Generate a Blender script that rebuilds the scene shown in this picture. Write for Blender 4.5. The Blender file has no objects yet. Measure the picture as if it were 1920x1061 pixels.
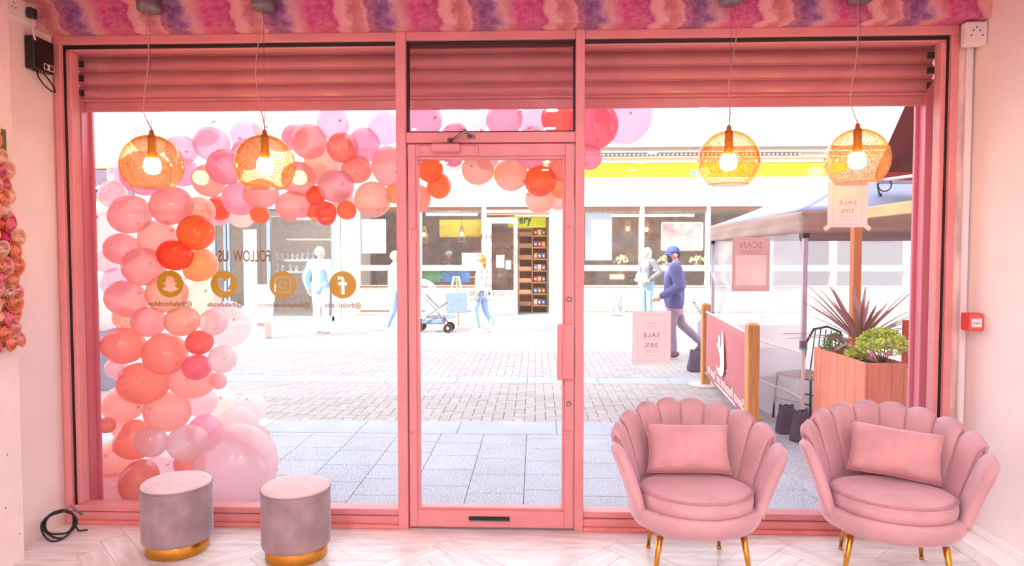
import bpy, bmesh, math, random
from mathutils import Vector, Matrix, Euler
random.seed(7)
scene = bpy.context.scene
COL = scene.collection
PI = math.pi

# ------------------------------------------------------------------ camera
FPX, IW, IH = 1250.0, 1920.0, 1061.0
YAW, PITCH = math.radians(2.0), math.radians(2.3)
CAM = Vector((0.0, -3.63, 1.50))
cd = bpy.data.cameras.new('camera')
cd.sensor_width = 36.0
cd.lens = FPX / IW * 36.0
cd.clip_end = 300
cam = bpy.data.objects.new('camera', cd)
cam.location = CAM
cam.rotation_euler = (PI / 2 - PITCH, 0, YAW)
COL.objects.link(cam)
scene.camera = cam

# ------------------------------------------------------------------ world, sun, exposure
world = bpy.data.worlds.new('world')
scene.world = world
world.use_nodes = True
bg = world.node_tree.nodes['Background']
bg.inputs[0].default_value = (0.86, 0.92, 1.0, 1)
bg.inputs[1].default_value = 2.9
sd = bpy.data.lights.new('sun', 'SUN')
sd.energy = 12.0
sd.angle = math.radians(0.6)
sd.color = (1.0, 0.95, 0.88)
sun = bpy.data.objects.new('sun', sd)
sun.rotation_euler = Vector((0.72, 0.38, -0.58)).to_track_quat('-Z', 'Y').to_euler()
COL.objects.link(sun)
vs = scene.view_settings
vs.view_transform = 'Standard'
vs.look = 'None'
vs.exposure = 0.3
vs.gamma = 1.0
vs.use_curve_mapping = False
scene.cycles.use_denoising = True
scene.cycles.max_bounces = 12
scene.cycles.diffuse_bounces = 8
scene.cycles.transparent_max_bounces = 24
scene.cycles.sample_clamp_indirect = 6.0
scene.cycles.caustics_reflective = False
scene.cycles.caustics_refractive = False

# ------------------------------------------------------------------ pixel -> place helpers (real distances chosen per thing)
_rt = Vector((math.cos(YAW), math.sin(YAW), 0))
_fw = Vector((-math.sin(YAW) * math.cos(PITCH), math.cos(YAW) * math.cos(PITCH), -math.sin(PITCH)))
_up = _rt.cross(_fw)
def ray(x, y):
    return _fw + _rt * ((x - IW / 2) / FPX) - _up * ((y - IH / 2) / FPX)
def at(x, y, Y):
    d = ray(x, y); return CAM + d * ((Y - CAM.y) / d.y)
ZG = -0.10
def onground(x, y, z=ZG):
    d = ray(x, y); return CAM + d * ((z - CAM.z) / d.z)

# ------------------------------------------------------------------ materials
def lin(c):
    return tuple(((v / 255) / 12.92 if v / 255 <= 0.04045 else ((v / 255 + 0.055) / 1.055) ** 2.4) for v in c)
MATS = {}
def inp(n, names, val):
    for k in names:
        if k in n.inputs:
            n.inputs[k].default_value = val; return
def mat(name, rgb, rough=0.6, metal=0.0, var=0.06, vscale=8.0, bump=0.0, bscale=60.0, sheen=0.0, coat=0.0, spec=0.5, stretch=None, rand=0.0):
    """principled with a little noise in colour and fine relief"""
    if name in MATS: return MATS[name]
    m = bpy.data.materials.new(name); m.use_nodes = True
    nt = m.node_tree; b = nt.nodes['Principled BSDF']
    c = lin(rgb)
    inp(b, ['Roughness'], rough); inp(b, ['Metallic'], metal)
    inp(b, ['Specular IOR Level', 'Specular'], spec)
    if sheen: 
        inp(b, ['Sheen Weight', 'Sheen'], sheen); inp(b, ['Sheen Roughness'], 0.4)
        inp(b, ['Sheen Tint'], (min(1, c[0] * 0.8 + .4), min(1, c[1] * 0.8 + .42), min(1, c[2] * 0.8 + .55), 1))  # lilac lift puts the look of daylight highlights into the sheen colour
    if coat: inp(b, ['Coat Weight', 'Clearcoat'], coat)
    tc = nt.nodes.new('ShaderNodeTexCoord'); mp = nt.nodes.new('ShaderNodeMapping')
    nt.links.new(tc.outputs['Object'], mp.inputs[0])
    if stretch: mp.inputs['Scale'].default_value = stretch
    ns = nt.nodes.new('ShaderNodeTexNoise'); ns.inputs['Scale'].default_value = vscale; ns.inputs['Detail'].default_value = 4
    nt.links.new(mp.outputs[0], ns.inputs['Vector'])
    rp = nt.nodes.new('ShaderNodeValToRGB')
    rp.color_ramp.elements[0].position = 0.3; rp.color_ramp.elements[1].position = 0.7
    rp.color_ramp.elements[0].color = tuple(max(0, v * (1 - var * 2)) for v in c) + (1,)
    rp.color_ramp.elements[1].color = tuple(min(1, v * (1 + var * 2)) for v in c) + (1,)
    nt.links.new(ns.outputs[0], rp.inputs[0])
    out = rp.outputs[0]
    if rand:
        oi = nt.nodes.new('ShaderNodeObjectInfo'); hs = nt.nodes.new('ShaderNodeHueSaturation')
        mr = nt.nodes.new('ShaderNodeMapRange'); mr.inputs[3].default_value = 1 - rand; mr.inputs[4].default_value = 1 + rand
        nt.links.new(oi.outputs['Random'], mr.inputs[0]); nt.links.new(mr.outputs[0], hs.inputs['Value'])
        nt.links.new(out, hs.inputs['Color']); out = hs.outputs[0]
    nt.links.new(out, b.inputs['Base Color'])
    if bump:
        n2 = nt.nodes.new('ShaderNodeTexNoise'); n2.inputs['Scale'].default_value = bscale; n2.inputs['Detail'].default_value = 3
        nt.links.new(mp.outputs[0], n2.inputs['Vector'])
        bp = nt.nodes.new('ShaderNodeBump'); bp.inputs['Strength'].default_value = bump; bp.inputs['Distance'].default_value = 0.004
        nt.links.new(n2.outputs[0], bp.inputs['Height']); nt.links.new(bp.outputs[0], b.inputs['Normal'])
    MATS[name] = m
    return m
def emis(name, rgb, strength):
    if name in MATS: return MATS[name]
    m = bpy.data.materials.new(name); m.use_nodes = True; nt = m.node_tree
    nt.nodes.remove(nt.nodes['Principled BSDF'])
    e = nt.nodes.new('ShaderNodeEmission'); e.inputs[0].default_value = lin(rgb) + (1,); e.inputs[1].default_value = strength
    nt.links.new(e.outputs[0], nt.nodes['Material Output'].inputs[0]); MATS[name] = m
    return m
def glassmat(name, tint=(1, 1, 1), refl=0.05, power=4.0, haze=0.0, hazecol=(1, 1, 1), rough=0.0):
    """thin clear sheet: tinted pass-through plus mirror reflection that grows at grazing angles, optional milky film"""
    if name in MATS: return MATS[name]
    m = bpy.data.materials.new(name); m.use_nodes = True; nt = m.node_tree
    nt.nodes.remove(nt.nodes['Principled BSDF'])
    tr = nt.nodes.new('ShaderNodeBsdfTransparent'); tr.inputs[0].default_value = tint + (1,)
    gl = nt.nodes.new('ShaderNodeBsdfGlossy'); gl.inputs['Roughness'].default_value = rough
    lw = nt.nodes.new('ShaderNodeLayerWeight'); lw.inputs[0].default_value = 0.5
    pw = nt.nodes.new('ShaderNodeMath'); pw.operation = 'POWER'; pw.inputs[1].default_value = power
    nt.links.new(lw.outputs['Facing'], pw.inputs[0])
    ma = nt.nodes.new('ShaderNodeMath'); ma.operation = 'MULTIPLY_ADD'; ma.inputs[1].default_value = 0.7; ma.inputs[2].default_value = refl
    nt.links.new(pw.outputs[0], ma.inputs[0])
    src = tr.outputs[0]
    if haze:
        df = nt.nodes.new('ShaderNodeBsdfDiffuse'); df.inputs[0].default_value = hazecol + (1,)
        tl = nt.nodes.new('ShaderNodeBsdfTranslucent'); tl.inputs[0].default_value = hazecol + (1,)
        m0 = nt.nodes.new('ShaderNodeMixShader'); m0.inputs[0].default_value = 0.5
        nt.links.new(df.outputs[0], m0.inputs[1]); nt.links.new(tl.outputs[0], m0.inputs[2])
        m1 = nt.nodes.new('ShaderNodeMixShader'); m1.inputs[0].default_value = haze
        nt.links.new(tr.outputs[0], m1.inputs[1]); nt.links.new(m0.outputs[0], m1.inputs[2]); src = m1.outputs[0]
    mx = nt.nodes.new('ShaderNodeMixShader')
    nt.links.new(ma.outputs[0], mx.inputs[0]); nt.links.new(src, mx.inputs[1]); nt.links.new(gl.outputs[0], mx.inputs[2])
    nt.links.new(mx.outputs[0], nt.nodes['Material Output'].inputs[0]); MATS[name] = m
    return m
def thinmat(name, rgb, trans=0.5, gloss=0.06, rough=0.18, var=0.05, vscale=6.0, clear=0.0):
    """thin skin that lets light through (balloon rubber, canopy cloth, paper)"""
    if name in MATS: return MATS[name]
    m = bpy.data.materials.new(name); m.use_nodes = True; nt = m.node_tree
    nt.nodes.remove(nt.nodes['Principled BSDF'])
    c = lin(rgb)
    ns = nt.nodes.new('ShaderNodeTexNoise'); ns.inputs['Scale'].default_value = vscale
    tc = nt.nodes.new('ShaderNodeTexCoord'); nt.links.new(tc.outputs['Object'], ns.inputs['Vector'])
    rp = nt.nodes.new('ShaderNodeValToRGB')
    rp.color_ramp.elements[0].color = tuple(v * (1 - var) for v in c) + (1,)
    rp.color_ramp.elements[1].color = tuple(min(1, v * (1 + var)) for v in c) + (1,)
    nt.links.new(ns.outputs[0], rp.inputs[0])
    df = nt.nodes.new('ShaderNodeBsdfDiffuse'); tl = nt.nodes.new('ShaderNodeBsdfTranslucent')
    nt.links.new(rp.outputs[0], df.inputs[0]); nt.links.new(rp.outputs[0], tl.inputs[0])
    m1 = nt.nodes.new('ShaderNodeMixShader'); m1.inputs[0].default_value = trans
    nt.links.new(df.outputs[0], m1.inputs[1]); nt.links.new(tl.outputs[0], m1.inputs[2])
    src = m1.outputs[0]
    if clear:
        tp = nt.nodes.new('ShaderNodeBsdfTransparent'); nt.links.new(rp.outputs[0], tp.inputs[0])
        m2 = nt.nodes.new('ShaderNodeMixShader'); m2.inputs[0].default_value = clear
        nt.links.new(src, m2.inputs[1]); nt.links.new(tp.outputs[0], m2.inputs[2]); src = m2.outputs[0]
    gl = nt.nodes.new('ShaderNodeBsdfGlossy'); gl.inputs['Roughness'].default_value = rough
    fr = nt.nodes.new('ShaderNodeLayerWeight'); fr.inputs[0].default_value = 0.5
    pw = nt.nodes.new('ShaderNodeMath'); pw.operation = 'POWER'; pw.inputs[1].default_value = 4.0
    nt.links.new(fr.outputs['Facing'], pw.inputs[0])
    mm = nt.nodes.new('ShaderNodeMath'); mm.operation = 'MULTIPLY_ADD'; mm.inputs[1].default_value = 0.35; mm.inputs[2].default_value = gloss
    nt.links.new(pw.outputs[0], mm.inputs[0]); mm.use_clamp = True
    mx = nt.nodes.new('ShaderNodeMixShader')
    nt.links.new(mm.outputs[0], mx.inputs[0]); nt.links.new(src, mx.inputs[1]); nt.links.new(gl.outputs[0], mx.inputs[2])
    nt.links.new(mx.outputs[0], nt.nodes['Material Output'].inputs[0]); MATS[name] = m
    return m

PINK = mat('pink_paint', (217, 142, 143), 0.42, var=0.03, vscale=5, bump=0.05, bscale=40)
PINKD = mat('pink_shutter_paint', (216, 134, 138), 0.24, var=0.03, vscale=4)
WALLP = mat('pale_pink_wall_paint', (240, 227, 222), 0.7, var=0.02, vscale=3, bump=0.08, bscale=30)
WHITEP = mat('white_paint', (240, 232, 228), 0.6, var=0.02)
WHITEPL = mat('white_plastic', (236, 230, 230), 0.4, var=0.01)
BLACK = mat('black_rubber', (22, 18, 20), 0.55, var=0.1)
BLACKP = mat('black_plastic', (20, 17, 19), 0.35, var=0.08)
GOLD = mat('brass_gold', (205, 150, 62), 0.2, metal=1.0, var=0.04)
GOLDV = mat('gold_vinyl', (200, 160, 18), 0.4, metal=0.0, var=0.03)
BROWNV = mat('bronze_vinyl', (132, 92, 22), 0.45, var=0.03)
STEEL = mat('brushed_steel', (150, 145, 142), 0.3, metal=1.0, var=0.05)
GREYM = mat('grey_metal', (122, 112, 116), 0.45, metal=0.3, var=0.05)
GLASS = glassmat('window_glass', (0.985, 0.985, 0.985), 0.03, 4.0)

# ------------------------------------------------------------------ mesh builder
class MB:
    def __init__(self): self.v = []; self.f = []; self.s = []
    def add(self, vs, fs, smooth=False):
        o = len(self.v); self.v += [tuple(p) for p in vs]
        for f in fs: self.f.append(tuple(i + o for i in f)); self.s.append(smooth)
        return self
    def box(self, x0, x1, y0, y1, z0, z1, M=None):
        vs = [Vector((x, y, z)) for z in (z0, z1) for y in (y0, y1) for x in (x0, x1)]
        if M: vs = [M @ p for p in vs]
        return self.add(vs, [(0, 2, 3, 1), (4, 5, 7, 6), (0, 1, 5, 4), (2, 6, 7, 3), (0, 4, 6, 2), (1, 3, 7, 5)])
    def cbox(self, x0, x1, y0, y1, z0, z1, c=0.004, M=None):
        """box with chamfered edges"""
        bm = bmesh.new(); bmesh.ops.create_cube(bm, size=1)
        for p in bm.verts: p.co = Vector(((x0 + x1) / 2 + p.co.x * (x1 - x0), (y0 + y1) / 2 + p.co.y * (y1 - y0), (z0 + z1) / 2 + p.co.z * (z1 - z0)))
        c = min(c, 0.45 * min(abs(x1 - x0), abs(y1 - y0), abs(z1 - z0)))
        bmesh.ops.bevel(bm, geom=bm.edges[:], offset=c, segments=1, affect='EDGES')
        return self.bm(bm, M)
    def bm(self, bm, M=None, smooth=False):
        bm.verts.index_update()
        vs = [(M @ p.co) if M else p.co.copy() for p in bm.verts]
        fs = [[q.index for q in f.verts] for f in bm.faces]; bm.free()
        return self.add(vs, fs, smooth)
    def tube(self, pts, r, n=8, cap=True, closed=False, smooth=True):
        pts = [Vector(p) for p in pts]; k = len(pts)
        rs = r if isinstance(r, (list, tuple)) else [r] * k
        vs = []; prev = None
        for i, p in enumerate(pts):
            if closed: t = pts[(i + 1) % k] - pts[i - 1]
            else: t = pts[min(i + 1, k - 1)] - pts[max(i - 1, 0)]
            t.normalize()
            if prev is None: a = t.orthogonal().normalized()
            else:
                a = prev - t * prev.dot(t); a = a.normalized() if a.length > 1e-6 else t.orthogonal().normalized()
            prev = a; b = t.cross(a)
            for j in range(n):
                w = 2 * PI * j / n; vs.append(p + (a * math.cos(w) + b * math.sin(w)) * rs[i])
        fs = []
        for i in range(k if closed else k - 1):
            for j in range(n):
                i2 = (i + 1) % k
                fs.append((i * n + j, i * n + (j + 1) % n, i2 * n + (j + 1) % n, i2 * n + j))
        if cap and not closed:
            fs.append(tuple(range(n))[::-1]); fs.append(tuple((k - 1) * n + j for j in range(n)))
        return self.add(vs, fs, smooth)
    def lathe(self, prof, n=24, c=(0, 0, 0), M=None, smooth=True, sx=1, sy=1):
        vs = []; m = len(prof)
        for (r, z) in prof:
            for j in range(n):
                w = 2 * PI * j / n; p = Vector((c[0] + r * sx * math.cos(w), c[1] + r * sy * math.sin(w), c[2] + z)); vs.append(M @ p if M else p)
        fs = [(i * n + j, i * n + (j + 1) % n, (i + 1) * n + (j + 1) % n, (i + 1) * n + j) for i in range(m - 1) for j in range(n)]
        self.add(vs, fs, smooth)
        for i, fl in ((0, True), (m - 1, False)):
            if prof[i][0] > 1e-5:
                o = len(self.v) - m * n + i * n; idx = tuple(range(o, o + n)); self.f.append(idx[::-1] if fl else idx); self.s.append(False)
        return self
    def prism(self, poly, y0, y1, M=None):
        """poly of (x,z) pushed along y"""
        n = len(poly); vs = [Vector((x, y0, z)) for x, z in poly] + [Vector((x, y1, z)) for x, z in poly]
        if M: vs = [M @ p for p in vs]
        fs = [tuple(range(n)), tuple(range(2 * n - 1, n - 1, -1))] + [(i, n + i, n + (i + 1) % n, (i + 1) % n) for i in range(n)]
        return self.add(vs, fs)
    def ball(self, c, r, n=16, m=10, sc=(1, 1, 1), M=None):
        prof = [(r * math.sin(PI * i / m), -r * math.cos(PI * i / m)) for i in range(m + 1)]
        T = Matrix.Translation(Vector(c)) @ Matrix.Diagonal((sc[0], sc[1], sc[2], 1))
        if M: T = M @ T
        prof[0] = (1e-6, -r); prof[-1] = (1e-6, r)
        return self.lathe(prof, n, M=T)
    def grid(self, fn, nu, nv, smooth=True, flip=False):
        vs = [fn(i / nu, j / nv) for j in range(nv + 1) for i in range(nu + 1)]
        fs = [(j * (nu + 1) + i, j * (nu + 1) + i + 1, (j + 1) * (nu + 1) + i + 1, (j + 1) * (nu + 1) + i) for j in range(nv) for i in range(nu)]
        if flip: fs = [f[::-1] for f in fs]
        return self.add(vs, fs, smooth)
    def mesh(self, name, m=None, fix=True):
        me = bpy.data.meshes.new(name); me.from_pydata(self.v, [], self.f)
        me.polygons.foreach_set('use_smooth', self.s)
        if fix:
            b = bmesh.new(); b.from_mesh(me); bmesh.ops.remove_doubles(b, verts=b.verts[:], dist=1e-5)
            bmesh.ops.recalc_face_normals(b, faces=b.faces[:]); b.to_mesh(me); b.free()
        if m: me.materials.append(m)
        me.update(); return me
    def build(self, name, m, parent=None, loc=None, rot=None):
        return link(name, self.mesh(name, m), parent, loc, rot)
def link(name, me, parent=None, loc=None, rot=None, scale=None):
    o = bpy.data.objects.new(name, me); COL.objects.link(o)
    if parent: o.parent = parent
    if loc is not None: o.location = loc
    if rot is not None: o.rotation_euler = rot
    if scale is not None: o.scale = scale
    return o
def tag(o, label=None, cat=None, group=None, kind=None):
    if label: o['label'] = label
    if cat: o['category'] = cat
    if group: o['group'] = group
    if kind: o['kind'] = kind
    return o
def thing(name, label, cat, loc=(0, 0, 0), rz=0, group=None):
    o = bpy.data.objects.new(name, None); COL.objects.link(o); o.location = loc; o.rotation_euler = (0, 0, rz)
    o.empty_display_size = 0.1
    return tag(o, label, cat, group)
def struct(o, label=None, cat=None): return tag(o, label, cat, kind='structure')
def structE(name, label, cat, loc=(0, 0, 0)):
    o = thing(name, label, cat, loc); o['kind'] = 'structure'; return o
def ORD(n): return ['zeroth', 'first', 'second', 'third', 'fourth', 'fifth', 'sixth', 'seventh', 'eighth', 'ninth', 'tenth', 'eleventh', 'twelfth', 'thirteenth', 'fourteenth', 'fifteenth', 'sixteenth', 'seventeenth', 'eighteenth', 'nineteenth', 'twentieth', 'twenty-first', 'twenty-second', 'twenty-third', 'twenty-fourth', 'twenty-fifth', 'twenty-sixth', 'twenty-seventh', 'twenty-eighth', 'twenty-ninth', 'thirtieth'][n]
def eval_mesh(o, name):
    dg = bpy.context.evaluated_depsgraph_get(); dg.update()
    me = bpy.data.meshes.new_from_object(o.evaluated_get(dg)); me.name = name
    return me
def flat(splines, name, m, ext=0.0006):
    """flat even-odd filled outline(s) in local XY"""
    cu = bpy.data.curves.new('tmp', 'CURVE'); cu.dimensions = '2D'; cu.fill_mode = 'BOTH'; cu.extrude = ext
    for pts in splines:
        sp = cu.splines.new('POLY'); sp.points.add(len(pts) - 1); sp.use_cyclic_u = True
        for p, q in zip(sp.points, pts): p.co = (q[0], q[1], 0, 1)
    o = bpy.data.objects.new('tmp', cu); COL.objects.link(o)
    me = eval_mesh(o, name); bpy.data.objects.remove(o); bpy.data.curves.remove(cu)
    me.materials.clear(); me.materials.append(m); return me
def text(body, size, m, ext=0.0006, sx=1.0, bold=0.0, name='lettering', space=1.0):
    cu = bpy.data.curves.new('tmp', 'FONT'); cu.body = body; cu.size = size; cu.align_x = 'CENTER'; cu.align_y = 'CENTER'
    cu.extrude = ext; cu.offset = bold; cu.resolution_u = 3; cu.space_character = space
    o = bpy.data.objects.new('tmp', cu); COL.objects.link(o)
    me = eval_mesh(o, name); bpy.data.objects.remove(o); bpy.data.curves.remove(cu)
    for p in me.vertices: p.co.x *= sx
    me.materials.clear(); me.materials.append(m); return me
def fit_text(body, width, height, m, ext=0.0006, bold=0.0, name='lettering', space=1.0):
    """text mesh fitted to a width and height, centred on its own box"""
    me = text(body, 0.1, m, ext, 1, bold, name, space)
    xs = [p.co.x for p in me.vertices]; ys = [p.co.y for p in me.vertices]
    a, b, c, d = min(xs), max(xs), min(ys), max(ys)
    for p in me.vertices:
        p.co.x = (p.co.x - (a + b) / 2) / (b - a) * width
        if height: p.co.y = (p.co.y - (c + d) / 2) / (d - c) * height
        else: p.co.y = (p.co.y - (c + d) / 2) / (b - a) * width
    return me
OUT_ROT = (PI / 2, 0, PI)        # local XY sheet turned to face the street (reads mirrored from inside)
IN_ROT = (PI / 2, 0, 0)          # faces the room

# room numbers
XL, XR = -2.645, 2.29
ZC = 2.82
YB = -7.5
# window wall numbers
FL, FR = -2.63, 2.205          # outer frame edges
ML0, ML1 = -0.75, -0.695       # left mullion
MR0, MR1 = 0.213, 0.262        # right mullion
ZH0, ZH1 = 2.655, 2.70         # head frame
ZS = 0.10                      # top of sill
ZT0, ZT1 = 2.108, 2.165        # transom bar
YI, YO = -0.035, 0.07          # frame inner and outer face
YG = 0.035                     # glass
# ================================================================== THE ROOM
def plank_mat():
    m = mat('pale_oak_plank', (224, 214, 210), 0.33, var=0.10, vscale=3.0, bump=0.05, bscale=25, stretch=(1.2, 9, 9), rand=0.07)
    return m
OAK = plank_mat()
floor = MB().box(XL, XR, YB, 0.0, -0.09, -0.006).build('floor', OAK)
struct(floor, 'pale wood herringbone floor of the salon', 'floor')
# herringbone planks in the part of the floor in view
WP, NP = 0.125, 5
pm = MB().cbox(0.0006, WP * NP - 0.0006, 0.0006, WP - 0.0006, -0.006, 0.0, 0.0012).mesh('plank', OAK)
R45 = Matrix.Rotation(math.radians(45), 3, 'Z')
cnt = 0
for i in range(-40, 40):
    for j in range(-40, 40):
        k = (i - j) % (2 * NP)
        if k == 0: p = Vector((i * WP, j * WP, 0)); rz = 0; c = p + Vector((NP * WP / 2, WP / 2, 0))
        elif k == 2 * NP - 1: p = Vector(((i + 1) * WP, j * WP, 0)); rz = PI / 2; c = p + Vector((-WP / 2, NP * WP / 2, 0))
        else: continue
        c = R45 @ c; c.y -= 0.6
        if XL + 0.36 < c.x < XR - 0.36 and -1.25 < c.y < -0.36 and cnt < 300:
            q = R45 @ p; q.y -= 0.6
            link('plank', pm, floor, q, (0, 0, rz + math.radians(45))); cnt += 1
        elif XL - 0.3 < c.x < XR + 0.3 and -1.6 < c.y < 0.3 and cnt < 300:
            # edge planks are cut where they meet the walls and the sill
            bm = bmesh.new(); bmesh.ops.create_cube(bm, size=1)
            for v in bm.verts:
                v.co = Vector(((v.co.x + .5) * (WP * NP - 0.0012) + 0.0006, (v.co.y + .5) * (WP - 0.0012) + 0.0006, (v.co.z - .5) * 0.006))
            M = Matrix.Translation((R45 @ p) + Vector((0, -0.6, 0))) @ Matrix.Rotation(rz + math.radians(45), 4, 'Z')
            bm.transform(M)
            for co, no in (((XL, 0, 0), (-1, 0, 0)), ((XR, 0, 0), (1, 0, 0)), ((0, -0.002, 0), (0, 1, 0))):
                r = bmesh.ops.bisect_plane(bm, geom=bm.verts[:] + bm.edges[:] + bm.faces[:], plane_co=co, plane_no=no, clear_outer=True)
                ed = [e for e in r['geom_cut'] if isinstance(e, bmesh.types.BMEdge)]
                if ed: bmesh.ops.contextual_create(bm, geom=ed)
            if len(bm.faces) >= 4 and len(bm.verts) >= 6:
                if max(v.co.y for v in bm.verts) - min(v.co.y for v in bm.verts) > 0.02 and max(v.co.x for v in bm.verts) - min(v.co.x for v in bm.verts) > 0.02:
                    MB().bm(bm).build('plank', OAK, floor); cnt += 1
                else: bm.free()
            else: bm.free()

wl = MB().box(XL - 0.12, XL, YB, -0.0, -0.09, ZC + 0.1).build('wall_left', WALLP); struct(wl, 'pale pink side wall behind the flower panel', 'wall')
wr = MB().box(XR, XR + 0.12, YB, -0.0, -0.09, ZC + 0.1).build('wall_right', WALLP); struct(wr, 'pale pink side wall beside the armchairs', 'wall')
wb = MB().box(XL - 0.12, XR + 0.12, YB - 0.12, YB, -0.09, ZC + 0.1).build('wall_back', WALLP); struct(wb, 'pale pink wall behind the viewer', 'wall')
# plasterboard lining that ends before the window on the left
ln = MB().cbox(XL, -2.525, YB, -0.47, 0.0, ZC, 0.003).build('wall_lining', mat('raw_plasterboard', (236, 220, 214), 0.75, var=0.02))
struct(ln, 'white plasterboard lining carrying the flower panel', 'wall')
for (yy, zz) in ((-0.56, 0.55), (-0.6, 0.98), (-0.5, 0.14), (-0.58, 0.30), (-0.66, 1.82), (-0.7, 2.1)):
    MB().lathe([(0.004, 0), (0.004, 0.001)], 8, M=Matrix.Translation((-2.525, yy, zz)) @ Matrix.Rotation(PI / 2, 4, 'Y')).build('screw_head', GREYM, ln)

def wallpaper():
    m = bpy.data.materials.new('watercolour_wallpaper'); m.use_nodes = True; nt = m.node_tree; b = nt.nodes['Principled BSDF']
    N = nt.nodes.new; L = nt.links.new
    tc = N('ShaderNodeTexCoord'); sp = N('ShaderNodeSeparateXYZ'); L(tc.outputs['Object'], sp.inputs[0])
    # repeat every 0.545 m along the wall
    dv = N('ShaderNodeMath'); dv.operation = 'DIVIDE'; dv.inputs[1].default_value = 0.545; L(sp.outputs[0], dv.inputs[0])
    of = N('ShaderNodeMath'); of.operation = 'ADD'; of.inputs[1].default_value = 10.67; L(dv.outputs[0], of.inputs[0])
    fr = N('ShaderNodeMath'); fr.operation = 'FRACT'; L(of.outputs[0], fr.inputs[0])
    yz = N('ShaderNodeMath'); yz.operation = 'ADD'; L(sp.outputs[1], yz.inputs[0]); L(sp.outputs[2], yz.inputs[1])
    cb = N('ShaderNodeCombineXYZ'); L(fr.outputs[0], cb.inputs[0]); L(yz.outputs[0], cb.inputs[1])
    mp = N('ShaderNodeMapping'); mp.inputs['Scale'].default_value = (0.545, 1, 1); L(cb.outputs[0], mp.inputs[0])
    n1 = N('ShaderNodeTexNoise'); n1.inputs['Scale'].default_value = 7; n1.inputs['Detail'].default_value = 7; n1.inputs['Roughness'].default_value = 0.68; L(mp.outputs[0], n1.inputs['Vector'])
    # diagonal drift: bands lean with height
    sl = N('ShaderNodeMath'); sl.operation = 'MULTIPLY_ADD'; sl.inputs[1].default_value = 0.5; L(yz.outputs[0], sl.inputs[0]); 
    ad = N('ShaderNodeMath'); ad.operation = 'MULTIPLY_ADD'; ad.inputs[1].default_value = 0.4; L(n1.outputs[0], ad.inputs[0]); L(fr.outputs[0], sl.inputs[2])
    L(sl.outputs[0], ad.inputs[2])
    o2 = N('ShaderNodeMath'); o2.operation = 'SUBTRACT'; o2.inputs[1].default_value = 0.2 + 0.5 * 2.76; L(ad.outputs[0], o2.inputs[0])
    f2 = N('ShaderNodeMath'); f2.operation = 'FRACT'; L(o2.outputs[0], f2.inputs[0])
    rp = N('ShaderNodeValToRGB'); cr = rp.color_ramp
    stops = [(0.0, (168, 96, 128)), (0.1, (118, 70, 120)), (0.2, (134, 92, 150)), (0.27, (214, 166, 168)), (0.36, (206, 128, 150)), (0.44, (196, 66, 128)), (0.56, (186, 78, 126)), (0.66, (176, 48, 118)),
             (0.72, (224, 170, 172)), (0.79, (228, 178, 174)), (0.85, (186, 108, 116)), (0.93, (206, 132, 132)), (0.98, (222, 170, 172)), (1.0, (168, 96, 128))]
    cr.elements[0].position = 0; cr.elements[0].color = lin(stops[0][1]) + (1,)
    cr.elements[1].position = 1; cr.elements[1].color = lin(stops[-1][1]) + (1,)
    for p, c in stops[1:-1]:
        e = cr.elements.new(p); e.color = lin(c) + (1,)
    L(f2.outputs[0], rp.inputs[0])
    n2 = N('ShaderNodeTexNoise'); n2.inputs['Scale'].default_value = 26; n2.inputs['Detail'].default_value = 6; n2.inputs['Roughness'].default_value = 0.7; L(mp.outputs[0], n2.inputs['Vector'])
    r2 = N('ShaderNodeValToRGB'); r2.color_ramp.elements[0].position = 0.42; r2.color_ramp.elements[1].position = 0.72; L(n2.outputs[0], r2.inputs[0])
    mx = N('ShaderNodeMix'); mx.data_type = 'RGBA'; mx.inputs[7].default_value = lin((228, 170, 176)) + (1,)
    fm = N('ShaderNodeMath'); fm.operation = 'MULTIPLY'; fm.inputs[1].default_value = 0.55; L(r2.outputs[0], fm.inputs[0])
    L(fm.outputs[0], mx.inputs[0]); L(rp.outputs[0], mx.inputs[6]); L(mx.outputs[2], b.inputs['Base Color'])
    inp(b, ['Roughness'], 0.45); return m
WP_M = wallpaper()
ce = MB().box(XL - 0.12, XR + 0.12, YB - 0.12, 0.0, ZC, ZC + 0.1).build('ceiling', WP_M); struct(ce, 'ceiling papered with pink and purple watercolour wallpaper', 'ceiling')
bk = structE('wall_bulkhead', 'bulkhead with pink and purple watercolour wallpaper above the window', 'bulkhead')
x0 = XL
for k in range(10):                                         # lengths of wallpaper with visible seams
    x1 = min(XL + 0.11 + 0.545 * k, XR)
    if x1 > x0 + 0.01: MB().box(x0 + 0.0003, x1 - 0.0003, -0.15, 0.0, 2.70, ZC).build('wallpaper_length', WP_M, bk)
    x0 = x1
if x0 < XR - 0.01: MB().box(x0 + 0.0003, XR, -0.15, 0.0, 2.70, ZC).build('wallpaper_length', WP_M, bk)

# boxed skirting along the right wall, plaster strip and cable trunking at the corner
sk = structE('baseboard_right', 'white boxed skirting along the right wall', 'skirting board')
MB().cbox(2.16, XR, YB, -0.036, 0.0, 0.075, 0.004).build('board', WHITEP, sk)
MB().cbox(2.262, XR, YB, -0.036, 0.075, 0.115, 0.004).build('lip', WHITEP, sk)
t1 = MB().cbox(FR, 2.245, -0.02, 0.06, 0.0, 2.70, 0.002).build('trim_1', mat('chipped_plaster', (226, 200, 190), 0.85, var=0.16, vscale=14, bump=0.5, bscale=60, stretch=(1, 1, 0.35)))
struct(t1, 'chipped bare plaster strip beside the right window frame', 'plaster')
t0 = MB().cbox(XL - 0.02, FL, -0.02, 0.06, 0.0, 2.70, 0.002).build('trim_2', PINK); struct(t0, 'narrow pink strip between left wall and window frame', 'trim')
tr = thing('cable_trunking', 'white plastic cable trunking running down the right corner', 'trunking', (2.262, -0.025, 0))
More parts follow.
